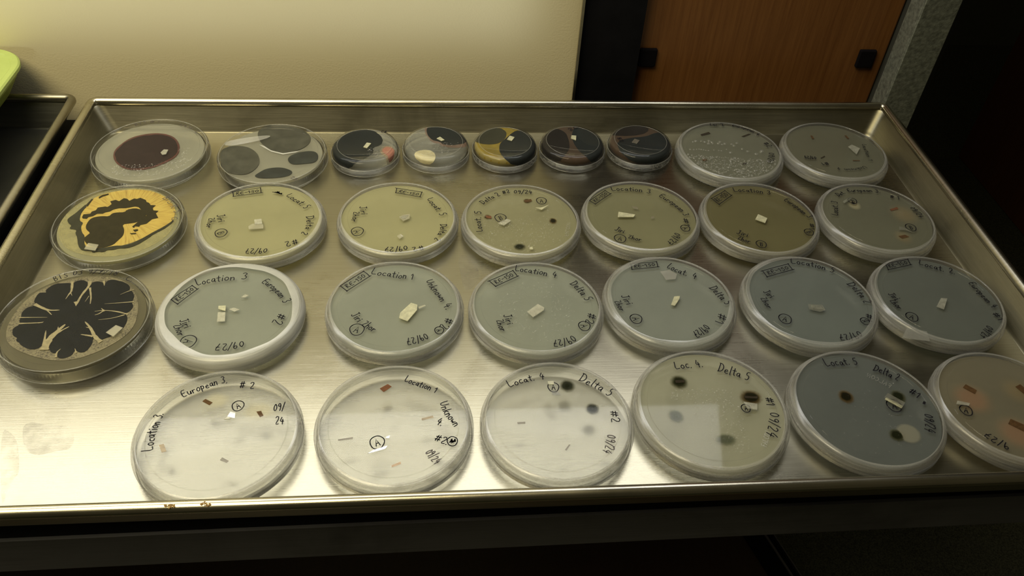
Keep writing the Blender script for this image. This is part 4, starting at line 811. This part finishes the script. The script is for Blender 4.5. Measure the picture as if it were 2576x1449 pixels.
std(d, [('B', Z6((1758, 190), (1892, 160), (1875, 127), (1742, 153))), ('Locat. 2.', Z6((1940, 158), (2050, 190), (2160, 217)), 6), ('European 4', Z6((2238, 268), (2310, 345), (2385, 420)), 5), ('#1', [(2494, 790), (2513, 808)], 5), ('09/27', Z6((2348, 523), (2330, 555), (2308, 590)), 5),
        ('Jiri', [(2233, 740), (2252, 756)], 5), ('Zhor', [(2236, 756), (2259, 779)], 4.8), ('C', (2294, 798), 3.8, 'A', -40)])
d.plug([(2356, 771), (2367, 750), (2383, 751), (2375, 778)], 'block')
d.prism('tape_or_glint', Z6((1870, 540), (1990, 560), (2010, 620), (1840, 600)), 'tape', d.top + .0007, d.top + .0008)

# ------------------------------------------------------------------ front row
d = large('G1', -0.1229, 0.2820, 0.0008, 'large pale dish with four brown chips, leftmost of the front row', GG, AG['pale'], seed=41, fold=.0006)
std(d, [('European 3.', ZG1((1215, 268), (1370, 205), (1510, 168)), 5.5), ('# 2', ZG1((1590, 208), (1685, 207)), 5.5), ('Location 3.', ZG1((1015, 618), (1040, 490), (1090, 375)), 5.5), ('09/', ZG1((1815, 360), (1890, 352)), 5.2), ('24', ZG1((1825, 448), (1885, 442)), 5.2), ('C', (599, 1022), 3.2, 'A', 30)])
d.fuzz((545, 1008), 40, 24, 'f_cream'); d.fuzz((650, 1035), 48, 28, 'f_cream')
for k, mt in (([(509, 1010), (517, 1004), (535, 1013), (527, 1020)], 'chip_brown'), ([(645, 1036), (657, 1034), (663, 1046), (654, 1050)], 'chip_brown'), ([(400, 1120), (412, 1117), (419, 1136), (407, 1139)], 'chip_tan'), ([(553, 1158), (559, 1151), (576, 1160), (570, 1165)], 'chip_grey')): d.chip(k, mt)
d.plug(ZG1((1510, 390), (1530, 358), (1562, 365), (1558, 400)), 'glass_chip'); d.plug(ZG1((1488, 408), (1512, 392), (1532, 404)), 'block_bright')
d = large('G2', -0.0275, 0.2848, -0.0003, 'pale dish with an inked out circle on its right, second in front row', GG, AG['pale'], seed=42, fold=.0010)
std(d, [('Location 1', ZG2((630, 248), (725, 280), (825, 318)), 4.6), ('Unknown', ZG2((848, 380), (890, 460), (942, 528)), 5), ('4.', ZG2((825, 508), (862, 522)), 5), ('#2.', ZG2((815, 612), (895, 640)), 5), ('09/24', ZG2((758, 690), (790, 725), (825, 762)), 5, False, 'ink_faint'), ('C', (949, 1114), 3.9, 'A', 20), ('C', (1138, 1111), 2.8, '*', 20)])
d.text('**', [(1131, 1116), (1147, 1116)], 3.6, wd=.0008); 
for k, mt in (([(480, 290), (530, 262), (555, 278), (505, 312)], 'chip_redbrown'), ([(738, 475), (808, 457), (815, 470), (742, 488)], 'chip_tan'), ([(220, 605), (315, 590), (312, 603), (224, 613)], 'chip_grey'), ([(553, 765), (610, 742), (612, 757), (555, 778)], 'chip_light')): d.chip(ZG2(*k), mt)
d.plug(ZG2((515, 595), (525, 585), (545, 578), (538, 596)), 'block'); d.plug(ZG2((405, 692), (440, 670), (530, 642), (515, 662), (450, 680)), 'block')
d = large('G3', 0.0646, 0.2848, -0.0006, 'pale dish with two black furry spots at its upper right, third in the front row', GG, AG['pale2'], seed=43, fold=.0006)
std(d, [('Locat. 4', ZG2((1285, 287), (1390, 250), (1500, 232)), 5.5), ('Delta 5', ZG2((1710, 242), (1810, 288), (1900, 342)), 6.5), ('#2', ZG2((1905, 430), (1912, 500)), 5), ('09/24', ZG2((1888, 575), (1880, 630), (1860, 680)), 5, False, 'ink_faint'), ('C', (1392, 975), 3.2, 'A', 0)])
d.fuzz((1427, 971), 24, 19, 'f_green'); d.fuzz((1490, 1029), 22, 18, 'f_green'); d.chip(ZG2((1330, 498), (1380, 495), (1382, 508), (1334, 510)), 'chip_grey'); d.chip(ZG2((1626, 670), (1652, 636), (1660, 638), (1636, 675)), 'chip_grey')
d.plug(ZG2((1520, 245), (1555, 243), (1560, 262), (1525, 264)), 'block_bright'); d.plug(ZG2((1538, 300), (1575, 300), (1600, 330), (1550, 328)), 'glass_chip')
d.drops(300, lambda x, y: 1 if y < .1 and x > -.2 and x * x + y * y < .55 else 0, .00015, .00034, 12)
d = large('G4', 0.1556, 0.2900, 0.0013, 'dish with four furry dark growths and fine drops, fourth in the front row', GG, AG['dim'] if 0 else agar((.60, .60, .46), .52), seed=44, fold=.0012)
std(d, [('Loc. 4.', ZG4((340, 170), (430, 165), (515, 157)), 6), ('Delta 5', ZG4((602, 182), (700, 212), (795, 242)), 7), ('#1', [(1923, 1001), (1928, 1021)], 5), ('09/24', ZG4((920, 438), (922, 505), (900, 572)), 6, False, 'ink'), ('C', (1876, 1028), 2.6, 'A', 0)])
d.text('FALCON', ZG4((905, 655), (930, 560)), 3, False, 'emboss', .0004, True)
d.fuzz((1708, 961), 27, 20, 'f_green'); d.fuzz((1700, 1047), 24, 21, 'f_grey', 20); d.fuzz((1826, 1106), 34, 18, 'f_grey'); d.fuzz((1889, 1000), 34, 22, 'f_brown')
d.chip(ZG4((340, 240), (395, 235), (398, 252), (345, 256)), 'chip_dark'); d.chip(ZG4((770, 335), (850, 338), (850, 352), (772, 350)), 'chip_dark'); d.plug([(1871, 1011), (1905, 1016), (1905, 1031), (1881, 1027)], 'block')
d.drops(520, lambda x, y: (1 if -.5 < x < .35 and -.7 < y < .3 and x > -.62 - .4 * y and not (x < -.25 and y < .1) else 0), .00016, .00042, 13)
d = large('G5', 0.2493, 0.2876, 0.0009, 'slate blue dish with three round black growths, fifth in the front row', GG, AG['smoke'], seed=45, fold=.0008)
std(d, [('Locat. 5', ZG5((480, 217), (640, 198), (800, 192)), 6), ('Delta 2', ZG5((948, 248), (1080, 305), (1195, 358)), 6), ('#1', ZG5((1305, 478), (1405, 535)), 5), ('09/24', ZG5((1465, 688), (1472, 770), (1465, 852)), 5.5), ('C', (2249, 1021), 4.2, 'A', -10)])
d.text('FALCON', ZG5((1115, 430), (1000, 365), (880, 312)), 3.2, True, 'emboss', .0004, True)
d.prism('marker_blot', ZG5((1462, 560), (1485, 572), (1478, 595), (1450, 585)), 'ink', d.top + .0001, d.top + .0002)
d.fuzz((2285, 1091), 34, 26, 'f_pale', 20); d.fuzz((2128, 998), 23, 19, 'f_brown'); d.fuzz((2259, 998), 23, 19, 'f_green'); d.fuzz((2256, 1095), 24, 18, 'f_green')
d.plug([(2225, 999), (2233, 989), (2277, 1013), (2269, 1027)], 'glass_chip'); d.plug([(2226, 1004), (2230, 1000), (2271, 1022), (2268, 1027)], 'block_bright')
d.drops(150, lambda x, y: 1 if abs(x) < .6 and -.75 < y < .45 else 0, .00014, .00032, 15)
d = large('G6', 0.3370, 0.2860, -0.0008, 'amber tinted dish cut by the right edge of the picture, last in the front row', GG, agar((.36, .33, .24), .60), seed=46, fold=.0006)
d.fuzz((2445, 1003), 62, 46, 'f_pink'); d.fuzz((2560, 985), 50, 40, 'f_halo'); d.fuzz((2560, 1090), 66, 50, 'f_pink')
for k in ([(2422, 975), (2429, 967), (2457, 982), (2452, 991)], [(2554, 973), (2566, 967), (2600, 995), (2590, 1003)], [(2536, 1066), (2542, 1054), (2590, 1075), (2585, 1090)]): d.chip(k, 'chip_brown')
d.plug(ZG6((480, 595), (490, 565), (610, 590), (600, 612)), 'block'); d.circled((2430, 1033), 3.5, 'A', -25); d.text('9/27', ZG6((978, 975), (880, 935), (785, 870)), 5)
